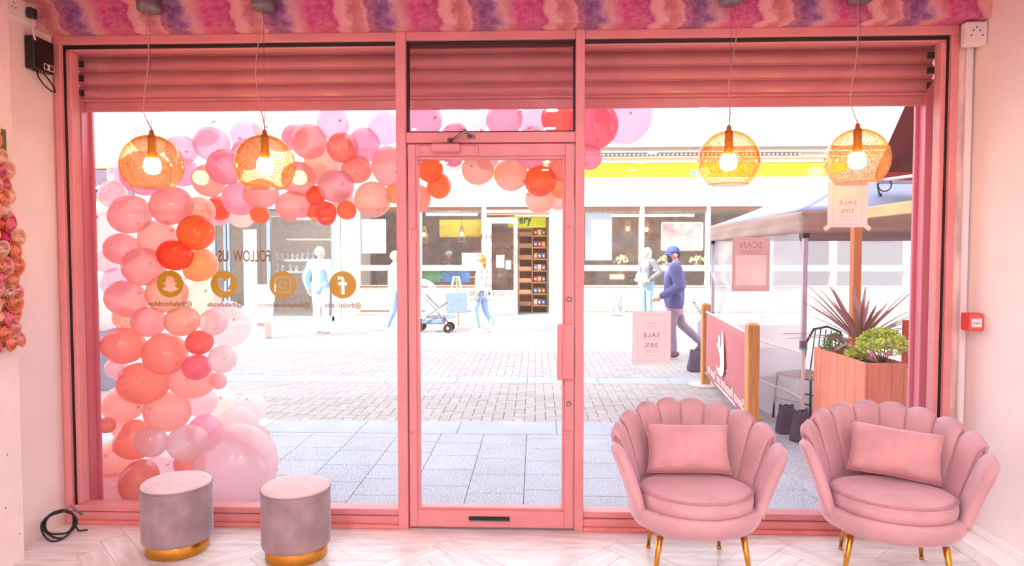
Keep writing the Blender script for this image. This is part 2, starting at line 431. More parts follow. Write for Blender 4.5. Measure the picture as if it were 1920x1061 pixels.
MB().cbox(-0.016, 0.016, -0.012, 0.012, 0.116, 2.60, 0.003).build('channel', WHITEPL, tr)
MB().cbox(-0.012, 0.012, -0.016, -0.012, 0.116, 2.60, 0.0015).build('lid', WHITEPL, tr)
# white socket box on top of the trunking
so = thing('socket_box', 'white surface socket box under the bulkhead in the right corner', 'socket', (2.235, -0.098, 2.63))
MB().cbox(-0.052, 0.05, -0.022, 0.022, -0.058, 0.058, 0.004).build('back_box', WHITEPL, so)
fp = MB().cbox(-0.05, 0.048, -0.031, -0.022, -0.056, 0.056, 0.003).build('face_plate', WHITEPL, so)
for (a, c) in ((-0.02, 0.012), (0.012, 0.012), (-0.004, 0.028), (-0.03, -0.012), (0.026, -0.012)):
    MB().box(a - 0.003, a + 0.003, -0.0318, -0.0305, c - 0.004, c + 0.004).build('pin_hole', BLACKP, fp)
# double socket with plug high on the left
def at_X(px, py, X):
    d = ray(px, py); return CAM + d * ((X - CAM.x) / d.x)
c = at_X(33, 18, XL + 0.01)
so = thing('wall_socket', 'white double wall socket high in the left corner with black plug', 'socket', (XL, c.y, c.z))
MB().cbox(0.0, 0.022, -0.1, 0.1, -0.055, 0.05, 0.004).build('back_box', WHITEPL, so)
fp = MB().cbox(0.022, 0.031, -0.098, 0.098, -0.053, 0.048, 0.003).build('face_plate', WHITEPL, so)
for cy in (-0.05, 0.045):
    for (a, b_) in ((0, 0.016), (-0.012, -0.006), (0.012, -0.006)):
        MB().box(0.0305, 0.0318, cy + a - 0.003, cy + a + 0.003, b_ - 0.004, b_ + 0.004).build('pin_hole', BLACKP, fp)
pg = thing('power_plug', 'black power plug with white lead in the left wall socket', 'plug', (XL + 0.032, c.y + 0.045, c.z))
MB().cbox(0.0, 0.035, -0.024, 0.024, -0.03, 0.024, 0.008).build('plug_body', BLACKP, pg)
MB().tube([(0.02, 0, -0.03), (0.02, 0.0, -0.08), (0.022, 0.004, -0.115), (0.022, 0.012, -0.135)], 0.0045).build('lead', WHITEPL, pg)
# black control unit of the shutter
c = at_X(76, 104, XL + 0.03)
ro = thing('control_box', 'black shutter control box with hanging cables on the left wall', 'control box', (XL, c.y, c.z))
MB().cbox(0.0, 0.05, -0.075, 0.075, -0.085, 0.085, 0.006).build('casing', BLACKP, ro)
lb = MB().box(0.05, 0.0512, -0.005, 0.07, -0.072, -0.04).build('label_plate', WHITEPL, ro)
MB().box(0.0512, 0.052, 0.0, 0.02, -0.068, -0.044).build('label_print', BLACKP, lb)
MB().box(0.0512, 0.052, 0.038, 0.065, -0.068, -0.044).build('label_print', BLACKP, lb)
MB().tube([(0.03, -0.03, -0.085), (0.034, -0.025, -0.12), (0.045, 0.0, -0.155), (0.052, 0.045, -0.178), (0.05, 0.075, -0.175), (0.045, 0.07, -0.145), (0.04, 0.035, -0.11), (0.03, 0.02, -0.085)], 0.0042).build('cable', BLACKP, ro)
MB().tube([(0.03, 0.03, -0.083), (0.034, 0.034, -0.10), (0.036, 0.045, -0.115)], 0.005).build('white_lead', WHITEPL, ro)
MB().lathe([(0.006, 0), (0.005, 0.012)], 10, c=(0.03, -0.05, -0.096)).build('gland', BLACKP, ro)
# fire alarm call point on the right wall trunking
fa = thing('fire_call_point', 'red fire alarm call point on the right wall', 'fire alarm', (2.268, -0.115, at(1806, 602, -0.09).z))
MB().cbox(-0.052, 0.022, -0.03, 0.03, -0.045, 0.045, 0.004).build('back_box', mat('alarm_red', (206, 32, 22), 0.35, var=0.02), fa)
fr_ = MB().cbox(-0.05, 0.016, -0.045, -0.03, -0.043, 0.043, 0.005).build('front_cover', mat('alarm_cover', (222, 92, 74), 0.35, var=0.02), fa)
pl = MB().box(-0.043, 0.008, -0.0462, -0.0449, -0.024, 0.02).build('break_panel', WHITEPL, fr_)
for k in (-0.03, -0.018, -0.006): MB().lathe([(0.0035, 0), (0.0035, 0.0012)], 8, M=Matrix.Translation((k, -0.0461, -0.004)) @ Matrix.Rotation(PI / 2, 4, 'X')).build('dot', BLACKP, pl)
# black cable coil at the foot of the left frame
c = Vector((-2.545, -0.20, 0))
cc = thing('cable_coil', 'coil of black cable leaning at the foot of the left frame', 'cable', (c.x, c.y, 0), math.radians(30))
for k in range(3):
    pts = []
    for i in range(28):
        a = 2 * PI * i / 28; r = 0.058 + 0.007 * k
        pts.append((r * 1.1 * math.cos(a), -0.012 * k + 0.014 * math.sin(2 * a + k) + 0.035 * math.sin(a), 0.072 + r * math.sin(a) * 0.9 + 0.006 * math.sin(3 * a + 2 * k)))
    MB().tube(pts, 0.0055, 6, closed=True).build('loop', BLACKP, cc)
MB().tube([(0.07, -0.01, 0.05), (0.09, -0.05, 0.03), (0.13, -0.05, 0.028)], 0.0055, 6).build('cable_end', BLACKP, cc)
MB().tube([(0.02, 0.0, 0.13), (0.05, 0.01, 0.155), (0.075, 0.02, 0.12), (0.1, 0.03, 0.09)], 0.006, 6).build('grey_sleeve', GREYM, cc)

# ================================================================== WINDOW WALL
SIL = mat('pink_sill_paint', (226, 138, 128), 0.45, var=0.05, vscale=12, bump=0.15, bscale=30)
def bar(parent, name, x0, x1, z0, z1, y0=YI, y1=YO, m=PINK, c=0.003):
    return MB().cbox(x0, x1, y0, y1, z0, z1, c).build(name, m, parent)
def pane(parent, x0, x1, z0, z1):
    return MB().box(x0, x1, YG - 0.003, YG + 0.003, z0, z1).build('pane', GLASS, parent)
def gasket(parent, x0, x1, z0, z1, w=0.008, sides='LRTB'):
    for s in sides:
        if s == 'L': a = (x0, x0 + w, z0, z1)
        if s == 'R': a = (x1 - w, x1, z0, z1)
        if s == 'T': a = (x0, x1, z1 - w, z1)
        if s == 'B': a = (x0, x1, z0, z0 + w)
        MB().cbox(a[0], a[1], -0.012, YG - 0.003, a[2], a[3], 0.001).build('gasket', BLACK, parent)
def window(name, label, x0, x1, jambL, jambR):
    w = structE(name, label, 'window')
    a, b = x0, x1
    if jambL:
        bar(w, 'jamb', x0, x0 + 0.036, 0.0, ZH0); bar(w, 'bead', x0 + 0.046, x0 + 0.075, ZS, ZH0 - 0.03, -0.005, 0.06)
        MB().cbox(x0 + 0.036, x0 + 0.046, -0.01, 0.06, ZS, ZH0, 0.001).build('gasket', BLACK, w); a = x0 + 0.046
    if jambR:
        bar(w, 'jamb', x1 - 0.036, x1, 0.0, ZH0); bar(w, 'bead', x1 - 0.072, x1 - 0.046, ZS, ZH0 - 0.03, -0.005, 0.06)
        MB().cbox(x1 - 0.046, x1 - 0.036, -0.01, 0.06, ZS, ZH0, 0.001).build('gasket', BLACK, w); b = x1 - 0.046
    bar(w, 'head', x0, x1, ZH0, ZH1)
    bar(w, 'head_bead', a, b, ZH0 - 0.028, ZH0 - 0.018, -0.005, 0.06)
    MB().cbox(a, b, -0.012, 0.05, ZH0 - 0.018, ZH0, 0.001).build('gasket', BLACK, w)
    # sill in three steps
    s0 = x0 + (0.036 if jambL else 0); s1 = x1 - (0.036 if jambR else 0)
    MB().cbox(s0, s1, -0.02, YO, 0.066, ZS, 0.004).build('sill_bead', PINK, w)
    MB().cbox(s0, s1, -0.03, YO, 0.022, 0.064, 0.003).build('sill_panel', PINK, w)
    MB().cbox(s0, s1, -0.05, YO, 0.0, 0.022, 0.005).build('sill_lip', SIL, w)
    pane(w, a, b, ZS, ZH0 - 0.02)
    return w
w1 = window('window_1', 'large left shop window with pink painted frame', FL, ML0, True, False)
w2 = window('window_2', 'large right shop window with pink painted frame', MR1, FR, False, True)
w3 = structE('window_3', 'small transom window above the door', 'window')
bar(w3, 'mullion', ML0, ML1, 0.0, ZH1, -0.045); bar(w3, 'mullion', MR0, MR1, 0.0, ZH1, -0.045)
bar(w3, 'head', ML1, MR0, ZH0, ZH1); bar(w3, 'transom', ML1, MR0, ZT0, ZT1, -0.04)
gasket(w3, ML1, MR0, ZT1, ZH0, 0.010)
pane(w3, ML1, MR0, ZT1, ZH0)
MB().cbox(ML1 - 0.038, ML1 - 0.004, -0.05, -0.045, ZT0 - 0.005, ZT0 + 0.075, 0.001).build('joint_plate', PINK, w3)
th = MB().cbox(ML1, MR0, -0.03, YO, 0.0, 0.012, 0.002).build('trim_3', STEEL); struct(th, 'metal threshold under the shop door', 'threshold')

# the door
d0, d1, dz0, dz1 = ML1 + 0.008, MR0 - 0.006, 0.014, ZT0 - 0.006
g0, g1, gz0, gz1 = -0.633, 0.147, 0.122, 2.022
dr = structE('door_1', 'pink framed glass shop door with letterbox', 'door')
bar(dr, 'stile', d0, g0 - 0.012, dz0, dz1, -0.04, 0.03); bar(dr, 'stile', g1 + 0.012, d1, dz0, dz1, -0.04, 0.03)
bar(dr, 'rail', g0 - 0.012, g1 + 0.012, gz1 + 0.014, dz1, -0.04, 0.03); br = bar(dr, 'rail', g0 - 0.012, g1 + 0.012, dz0, gz0 - 0.014, -0.04, 0.03)
for (a, b, c_, d_) in ((g0 - 0.012, g0, gz0 - 0.014, gz1 + 0.014), (g1, g1 + 0.012, gz0 - 0.014, gz1 + 0.014), (g0, g1, gz1, gz1 + 0.014), (g0, g1, gz0 - 0.014, gz0)):
    bar(dr, 'glazing_bead', a, b, c_, d_, -0.03, 0.025, PINK, 0.002)
MB().box(g0, g1, 0.0, 0.006, gz0, gz1).build('pane', GLASS, dr)
lbx = MB().cbox(-0.37, -0.13, -0.044, -0.039, 0.044, 0.084, 0.002).build('letterbox', PINK, dr)
MB().box(-0.362, -0.138, -0.0452, -0.043, 0.05, 0.078).build('letter_slot', BLACKP, lbx)
MB().box(-0.362, -0.138, -0.047, -0.0445, 0.05, 0.056).build('letter_flap', GREYM, lbx)
# box pull handle, locks, hinge plates
hz0, hz1 = at(1062, 712, -0.07).z, at(1062, 608, -0.07).z
hd = MB().cbox(0.13, 0.208, -0.062, -0.04, hz0, hz1, 0.003).build('pull_handle', PINK, dr)
MB().cbox(0.118, 0.142, -0.085, -0.05, hz0, hz1, 0.003).build('grip_edge', PINK, hd)
for py in (561, 757):
    z = at(1066, py, -0.04).z
    MB().lathe([(0.014, 0), (0.014, 0.004), (0.009, 0.008)], 16, M=Matrix.Translation((0.182, -0.04, z)) @ Matrix.Rotation(PI / 2, 4, 'X')).build('lock_cylinder', STEEL, dr)
for (px, py) in ((777, 442), (777, 823), (1064, 437), (1062, 823)):
    q = at(px, py, -0.04)
    hp = MB().cbox(q.x - 0.014, q.x + 0.014, -0.046, -0.04, q.z - 0.036, q.z + 0.036, 0.002).build('hinge_plate', PINK, dr)
    MB().tube([(q.x - 0.018, -0.048, q.z + 0.036), (q.x + 0.018, -0.048, q.z + 0.036)], 0.006, 8).build('hinge_barrel', PINK, hp)
    for dz in (-0.02, 0.0, 0.02): MB().lathe([(0.0025, 0), (0.0025, 0.001)], 6, M=Matrix.Translation((q.x, -0.046, q.z + dz)) @ Matrix.Rotation(PI / 2, 4, 'X')).build('screw', GREYM, hp)
# door closer
q0, q1 = at(786, 289, -0.05), at(896, 272, -0.05)
cl = MB().cbox(q0.x, q1.x, -0.052, -0.04, q0.z - 0.008, q1.z, 0.003).build('door_closer', PINK, dr)
cx = (at(809, 280, -0.06).x, at(863, 280, -0.06).x)
MB().cbox(cx[0], cx[1], -0.095, -0.052, q0.z + 0.008, q1.z + 0.004, 0.007).build('closer_body', PINK, cl)
for k in range(2):
    for dx in (0.015, q1.x - q0.x - 0.015):
        MB().lathe([(0.004, 0), (0.004, 0.0015)], 8, M=Matrix.Translation((q0.x + dx, -0.052, q0.z + 0.008 + 0.03 * k)) @ Matrix.Rotation(PI / 2, 4, 'X')).build('screw', GREYM, cl)
e0, e1, e2 = at(842, 265, -0.075), at(872, 247, -0.12), at(884, 256, -0.05)
MB().tube([e0, e1], 0.007, 6).build('closer_arm', STEEL, cl)
MB().tube([e1, (e2.x, e2.y, e2.z)], 0.007, 6).build('closer_arm', STEEL, cl)
MB().cbox(e2.x - 0.02, e2.x + 0.02, -0.055, -0.04, e2.z - 0.01, e2.z + 0.008, 0.002).build('arm_bracket', GREYM, cl)
MB().lathe([(0.009, -0.01), (0.009, 0.018)], 10, c=(e0.x, e0.y, e0.z)).build('spindle', GREYM, cl)
MB().lathe([(0.009, -0.008), (0.009, 0.01)], 10, c=tuple(e1)).build('elbow_joint', STEEL, cl)

# roller shutter outside the glass
sh = thing('roller_shutter', 'pink roller shutter rolled up above the shop window', 'shutter', (0, 0.27, 0))
SX0, SX1 = -2.70, 2.245
prof = []
for k in range(9):
    a = k / 8; prof.append((-0.016 * math.sin(PI * (0.08 + 0.92 * a)) ** 0.8 if a < 1 else 0.0, 0.083 * a))
def slat(z0, h=0.082):
    b = MB(); n = 10
    pts = [(-0.016 * math.sin(PI * k / n) - 0.002, h * 0.9 * k / n + h * 0.02) for k in range(n + 1)]
    pts = [(0.004, h * 0.0)] + [(-0.006, 0.0)] + pts + [(0.006, h * 0.93), (0.006, h * 0.985), (-0.004, h * 0.985), (-0.004, h)]
    vs = [(x, p[0], z0 + p[1]) for x in (SX0, SX1) for p in pts]; m = len(pts)
    fs = [(i, i + 1, m + i + 1, m + i) for i in range(m - 1)]
    return b.add(vs, fs, True)
for k in range(4):
    o = slat(2.428 + 0.0835 * k, 0.082 if k < 3 else 0.035).build('slat', PINKD, sh)
    for X in (SX0 + 0.01, SX1 - 0.01):
        if k < 3: 
            e = MB().cbox(X - 0.03, X + 0.03, -0.03, 0.0, 2.445 + 0.0835 * k, 2.48 + 0.0835 * k, 0.004).build('end_lock', BLACKP, o)
MB().cbox(SX0 + 0.03, SX1 - 0.03, -0.012, 0.014, 2.352, 2.41, 0.006).build('bottom_bar', PINKD, sh)
MB().cbox(SX0 + 0.03, SX1 - 0.03, -0.018, 0.014, 2.41, 2.427, 0.004).build('bottom_lip', PINKD, sh)
gr = mat('pink_guide_rail', (220, 126, 146), 0.35, var=0.02)
for (a, b, s) in ((-2.76, -2.668, 1), (2.195, 2.30, -1)):
    g_ = MB().cbox(a, b, -0.035, 0.045, ZG, 2.42, 0.003).build('guide_rail', gr, sh)
    e = b if s > 0 else a
    MB().cbox(min(e, e + s * 0.02), max(e, e + s * 0.02), 0.03, 0.05, ZG, 2.40, 0.002).build('rail_lip', gr, g_)
    MB().prism([(e - s * 0.0, 2.42), (e - s * 0.075, 2.42), (e - s * 0.075, 2.50), (e - s * 0.045, 2.50)], -0.035, -0.025).build('flared_mouth', gr, g_)
MB().cbox(SX0 - 0.06, SX1 + 0.06, 0.018, 0.13, 2.69, 2.95, 0.004).build('shutter_box', BLACK, sh)

# own building round the shop: unseen upper storeys and neighbours, heights set to shape the street shade
BR = mat('render_offwhite', (214, 200, 190), 0.9, var=0.04)
for (nm, a, lab) in (('wall_facade', (-6, 14, 0.0, 0.42, 2.96, 6.6), 'upper facade of the shop building'),
                     ('wall_shade_block', (-24, -6, -8.6, 0.42, 2.96, 11.0), 'unseen taller block added further left to shade the street'),  # invented block, there to cast the shadow edge on the paving
                     ('wall_neighbour_left', (-24, -2.79, 0.0, 0.42, ZG, 2.95), 'neighbouring shopfront wall to the left'),
                     ('wall_neighbour_right', (2.33, 14, 0.0, 0.42, ZG, 2.95), 'neighbouring shopfront wall to the right'),
                     ('wall_roof', (-6, 14, -8.6, 0.0, 6.4, 6.6), 'flat roof of the shop building'),
                     ('wall_side_right', (13.8, 14, -8.6, 0.0, ZG, 6.4), 'right end wall of the shop building'),
                     ('wall_rear', (-6, 14, -8.8, -8.6, ZG, 6.6), 'rear wall of the shop building')):
    struct(MB().box(*a).build(nm, BR), lab, 'wall')
for (a, b, lab, nm) in ((-2.79, -2.765, 'pink painted outer reveal left of the shop window', 'trim_4'), (2.302, 2.33, 'pink painted outer reveal right of the shop window', 'trim_5')):
    struct(MB().cbox(a, b, 0.06, 0.42, ZG, 2.95, 0.003).build(nm, PINK), lab, 'reveal')
struct(MB().cbox(-2.765, 2.302, 0.0, 0.3, ZG, -0.0005, 0.004).build('trim_6', mat('stone_step', (196, 186, 186), 0.8, var=0.08)), 'low stone step under the shop window', 'step')
# ================================================================== SALON LIGHTS
LEDM = emis('downlight_lens', (250, 248, 252), 350.0)
for (nm, x) in (('left', -1.29), ('middle', 0.15), ('right', 1.5)):
    for k in range(6):
        t = thing('ceiling_downlight', 'round recessed downlight, %s from the window in the %s ceiling row' % (ORD(k + 1), nm), 'ceiling light', (x, -2.38 - 0.85 * k, ZC), group='ceiling downlights')
        MB().lathe([(0.058, 0.0), (0.062, -0.006), (0.075, -0.004), (0.078, 0.0)], 24).build('trim_ring', WHITEPL, t)
        MB().lathe([(0.056, -0.002), (0.056, -0.005)], 20).build('lens', LEDM, t)

# ================================================================== PENDANT LAMPS
def amber():
    m = bpy.data.materials.new('speckled_amber_glass'); m.use_nodes = True; nt = m.node_tree; N = nt.nodes.new; L = nt.links.new
    nt.nodes.remove(nt.nodes['Principled BSDF'])
    tc = N('ShaderNodeTexCoord'); vo = N('ShaderNodeTexNoise'); vo.inputs['Scale'].default_value = 210; vo.inputs['Detail'].default_value = 1
    L(tc.outputs['Object'], vo.inputs['Vector'])
    rp = N('ShaderNodeValToRGB'); rp.color_ramp.elements[0].position = 0.615; rp.color_ramp.elements[1].position = 0.65; L(vo.outputs[0], rp.inputs[0])
    tr = N('ShaderNodeBsdfTransparent')
    lw = N('ShaderNodeLayerWeight'); lw.inputs[0].default_value = 0.5
    pw = N('ShaderNodeMath'); pw.operation = 'POWER'; pw.inputs[1].default_value = 2.2; L(lw.outputs['Facing'], pw.inputs[0])
    mc = N('ShaderNodeMix'); mc.data_type = 'RGBA'; mc.inputs[6].default_value = (0.992, 0.95, 0.85, 1); mc.inputs[7].default_value = (0.92, 0.69, 0.34, 1)
    L(pw.outputs[0], mc.inputs[0]); L(mc.outputs[2], tr.inputs[0])
    df = N('ShaderNodeBsdfDiffuse'); df.inputs[0].default_value = lin((214, 158, 70)) + (1,)
    tl = N('ShaderNodeBsdfTranslucent'); tl.inputs[0].default_value = lin((236, 186, 96)) + (1,)
    m0 = N('ShaderNodeMixShader'); m0.inputs[0].default_value = 0.5; L(df.outputs[0], m0.inputs[1]); L(tl.outputs[0], m0.inputs[2])
    m1 = N('ShaderNodeMixShader'); m1.inputs[0].default_value = 0.05; L(tr.outputs[0], m1.inputs[1]); L(m0.outputs[0], m1.inputs[2])
    sp = N('ShaderNodeBsdfDiffuse'); sp.inputs[0].default_value = lin((150, 98, 38)) + (1,)
    m2 = N('ShaderNodeMixShader'); L(rp.outputs[0], m2.inputs[0]); L(m1.outputs[0], m2.inputs[1]); L(sp.outputs[0], m2.inputs[2])
    gl = N('ShaderNodeBsdfGlossy'); gl.inputs['Roughness'].default_value = 0.03
    ma = N('ShaderNodeMath'); ma.operation = 'MULTIPLY_ADD'; ma.inputs[1].default_value = 0.35; ma.inputs[2].default_value = 0.035; L(pw.outputs[0], ma.inputs[0])
    m3 = N('ShaderNodeMixShader'); L(ma.outputs[0], m3.inputs[0]); L(m2.outputs[0], m3.inputs[1]); L(gl.outputs[0], m3.inputs[2])
    L(m3.outputs[0], nt.nodes['Material Output'].inputs[0]); return m
AMB = amber()
BULB = emis('warm_bulb', (255, 214, 140), 60.0)
CORD = mat('cream_cord', (196, 150, 136), 0.6, var=0.03)
def pendant(px, py, wob, lab):
    Yp = -0.215
    c = at(px, py, Yp)
    t = thing('pendant_lamp', lab, 'pendant lamp', (c.x, Yp, ZC), group='amber globe pendant lamps along the window')
    z = c.z - ZC
    R = 0.153
    MB().lathe([(0.02, -0.062), (0.055, -0.06), (0.058, -0.05), (0.058, 0.0)], 28).build('canopy', GREYM, t)
    k = t.children[0]
    for s in (-1, 1): MB().ball((0.022 * s, -0.03, -0.0625), 0.005, 8, 5).build('canopy_screw', STEEL, k)
    prof = [(0.012, R)] + [(R * math.sin(a), R * math.cos(a)) for a in [math.radians(d) for d in range(8, 143, 6)]]
    rim = prof[-1]
    th_ = 0.004
    prof2 = prof + [(rim[0] - 0.002, rim[1] - 0.002), (rim[0] - th_, rim[1])] + [((R - th_) * math.sin(a), (R - th_) * math.cos(a)) for a in [math.radians(d) for d in range(140, 7, -6)]] + [(0.010, R - th_)]
    gb = MB().lathe(prof2, 40, c=(0, 0, z)).build('glass_globe', AMB, t)
    MB().lathe([(rim[0] - 0.005, rim[1] - 0.003), (rim[0] + 0.001, rim[1] - 0.003), (rim[0] + 0.001, rim[1] + 0.001), (rim[0] - 0.005, rim[1] + 0.001), (rim[0] - 0.005, rim[1] - 0.003)], 40, c=(0, 0, z)).build('glass_rim', mat('amber_rim', (232, 170, 84), 0.15, var=0.03), gb)
    MB().lathe([(0.004, R + 0.028), (0.010, R + 0.022), (0.014, R + 0.001), (0.020, R - 0.006), (0.020, 0.075), (0.023, 0.072), (0.023, 0.035), (0.017, 0.03)], 16, c=(0, 0, z)).build('bulb_holder', mat('brass_holder', (190, 120, 40), 0.35, metal=0.4, var=0.05), t)
    MB().lathe([(0.002, -0.05), (0.02, -0.047), (0.036, -0.035), (0.043, -0.012), (0.04, 0.012), (0.026, 0.03), (0.016, 0.036)], 18, c=(0, 0, z)).build('bulb', BULB, t)
    top = z + R + 0.026
    pts = []
    n = 24
    for i in range(n + 1):
        f = i / n; zz = -0.06 + f * (top + 0.06); env = min(1, (1 - f) * 6, f * 6)
        pts.append((wob * env * (0.5 + 0.5 * math.sin(f * 5.2 + px * 0.01)) - 0.01 * (1 - f), 0.006 * math.sin(f * 9), zz))
    MB().tube(pts, 0.0028, 6).build('cord', CORD, t)
    MB().tube([(0.004, 0, -0.06), (0.0, 0, top)], 0.0011, 5).build('steel_wire', STEEL, t)
    return t
pendant(285.5, 309, -0.05, 'amber glass globe pendant lamp, leftmost of the four')
pendant(497, 309, -0.035, 'amber glass globe pendant lamp, second from the left')
pendant(1366, 302, 0.05, 'amber glass globe pendant lamp, third from the left')
pendant(1607, 299, -0.035, 'amber glass globe pendant lamp, rightmost of the four')

# ================================================================== STOOLS
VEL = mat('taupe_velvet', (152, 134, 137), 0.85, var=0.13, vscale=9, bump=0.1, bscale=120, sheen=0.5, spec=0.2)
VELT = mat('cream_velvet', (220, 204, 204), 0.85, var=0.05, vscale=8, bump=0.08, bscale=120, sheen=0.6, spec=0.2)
def stool(px, pyf, lab, ht=0.34):
    g = onground(px, pyf, 0); x, y = g.x, g.y + 0.16
    t = thing('velvet_stool', lab, 'stool', (x, y, 0), 0, 'round velvet stools with gold bases')
    MB().lathe([(0.148, 0.0), (0.15, 0.004), (0.15, 0.06), (0.146, 0.064)], 40).build('gold_base', GOLD, t)
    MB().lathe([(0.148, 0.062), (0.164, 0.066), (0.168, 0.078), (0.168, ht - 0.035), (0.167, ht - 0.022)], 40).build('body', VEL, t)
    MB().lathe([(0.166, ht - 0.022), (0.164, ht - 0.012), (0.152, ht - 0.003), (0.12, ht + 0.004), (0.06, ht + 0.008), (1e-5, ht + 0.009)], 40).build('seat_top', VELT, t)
    MB().tube([(0.168 * math.cos(a), 0.168 * math.sin(a), ht - 0.024) for a in [2 * PI * i / 40 for i in range(40)]], 0.0028, 6, closed=True).build('piping', VEL, t)
stool(301, 1056, 'grey velvet stool with gold base nearer the left wall', 0.362)
stool(534, 1068, 'grey velvet stool with gold base nearer the door', 0.365)

# ================================================================== ARMCHAIRS
PVEL = mat('pink_velvet', (200, 160, 163), 0.75, var=0.06, vscale=6, bump=0.08, bscale=140, sheen=0.9, spec=0.25)
PIPE = mat('pink_velvet_piping', (184, 132, 138), 0.7, var=0.03, sheen=0.3)
NCH = 10
def shell_pt(phi, v, off=0.0):
    """centre surface of the shell back: phi around (0 = right, 90 = back), v up"""
    back = max(0.0, math.sin(phi))
    fl = v ** 1.15
    a = 0.274 + 0.112 * fl + off
    b = 0.282 + (0.07 + 0.03 * back) * fl + off
    return Vector((a * math.cos(phi), b * math.sin(phi) + 0.0, 0))
def ztop(phi):
    s = (math.sin(phi) + 0.25) / 1.25
    return 0.575 + 0.168 * max(0, s) ** 0.75
PH0, PH1 = math.radians(-20), math.radians(200)
ZB = 0.295
_wt = [1.45, 1.05, 1.0, 0.95, 0.9, 0.9, 0.95, 1.0, 1.05, 1.45]
PHI = [PH0 + (PH1 - PH0) * sum(_wt[:i]) / sum(_wt) for i in range(NCH + 1)]
def channel_mesh(i):
    b = MB(); nu, nv = 10, 14
    pa, pb = PHI[i], PHI[i + 1]
    pc = (pa + pb) / 2; zt = ztop(pc)
    def pt(u, v, side):
        w = 2 * u - 1
        phi = pa + (pb - pa) * u
        zz = ZB + v * (zt + 0.012 - 0.024 * abs(w) ** 2.2 - ZB)
        cap = math.sqrt(max(0.0, 1 - max(0, (v - 0.84) / 0.16) ** 2))
        bul = (1 - abs(w) ** 2.4)
        th_i = (0.020 + 0.006 * bul) * cap * (0.6 + 0.4 * min(1, v * 2)); th_o = (0.030 + 0.005 * bul) * cap
        p = shell_pt(phi, v, th_o if side > 0 else -th_i); p.z = zz
        return p
    b.grid(lambda u, v: pt(u, v, 1), nu, nv); b.grid(lambda u, v: pt(u, v, -1), nu, nv, flip=True)
    for u in (0.0, 1.0): b.grid(lambda s, v, u=u: pt(u, v, -1).lerp(pt(u, v, 1), s), 1, nv)
    b.grid(lambda u, s: pt(u, 0, -1).lerp(pt(u, 0, 1), s), nu, 1)
    return b
def chair(lab, x, y, rz):
    t = thing('shell_armchair', lab, 'armchair', (x, y, 0), rz, 'pink velvet shell armchairs')
    # bowl shaped base
    prof = [(0.20, 0.214), (0.265, 0.220), (0.30, 0.238), (0.322, 0.272), (0.332, 0.312), (0.326, 0.324), (0.30, 0.326)]
    MB().lathe(prof, 48, sx=0.955, sy=0.79, c=(0, 0.028, 0)).build('seat_base', PVEL, t)
    for i in range(NCH):
        channel_mesh(i).build('back_channel', PVEL, t)
    for i in range(1, NCH):
        ph = PHI[i]
        zt = (ztop(ph)) - 0.022
        pts = []
        for k in range(15):
            v = k / 14; p = shell_pt(ph, v, -0.0205 * (0.6 + 0.4 * min(1, v * 2)) * math.sqrt(max(0, 1 - max(0, (v - .84) / .16) ** 2))); p.z = ZB + v * (zt - ZB) + 0.004; pts.append(p)
        for k in range(1, 4):
            p = shell_pt(ph, 1 - k * 0.06, 0.016 * k / 3); p.z = pts[14].z - 0.003 * k * k; pts.append(p)
        MB().tube(pts, 0.0042, 6).build('seam_piping', PIPE, t)
    # side edges of the arms
    # seat cushion
    sx, sy, cy = 0.262, 0.228, 0.012
    MB().lathe([(0.90, 0.318), (1.0, 0.33), (1.015, 0.36), (1.0, 0.392), (0.99, 0.398)], 48, sx=sx, sy=sy, c=(0, cy, 0)).build('seat_cushion', PVEL, t)
    cu = [o for o in t.children if o.name.startswith('seat_cushion')][-1]
    MB().lathe([(0.995, 0.398), (0.9, 0.407), (0.6, 0.416), (0.3, 0.419), (1e-4, 0.42)], 48, sx=sx, sy=sy, c=(0, cy, 0)).build('cushion_top', PVEL, cu)
    MB().tube([(sx * 1.0 * math.cos(a), cy + sy * 1.0 * math.sin(a), 0.399) for a in [2 * PI * i / 56 for i in range(56)]], 0.0055, 6, closed=True).build('cushion_piping', PIPE, cu)
    for (lx, ly) in ((-0.19, -0.12), (0.19, -0.12), (-0.16, 0.22), (0.16, 0.22)):
        d = Vector((lx, ly, 0)).normalized() * 0.035
        lg = MB().tube([(lx, ly, 0.215), (lx + d.x, ly + d.y, 0.012)], [0.0155, 0.0085], 14).build('leg', GOLD, t)
        MB().lathe([(0.0095, 0.0), (0.011, 0.003), (0.011, 0.012), (0.0085, 0.014)], 12, c=(lx + d.x * 1.02, ly + d.y * 1.02, 0)).build('leg_tip', GOLD, lg)
    return t
chair('pink velvet shell armchair nearer the door', 0.765, -0.475, 0)
chair('pink velvet shell armchair beside the right wall, turned towards the room', 1.668, -0.50, math.radians(-17))
PILM = mat('pink_velvet_pillow', (204, 156, 157), 0.75, var=0.07, vscale=7, bump=0.25, bscale=18, sheen=0.8, spec=0.2)
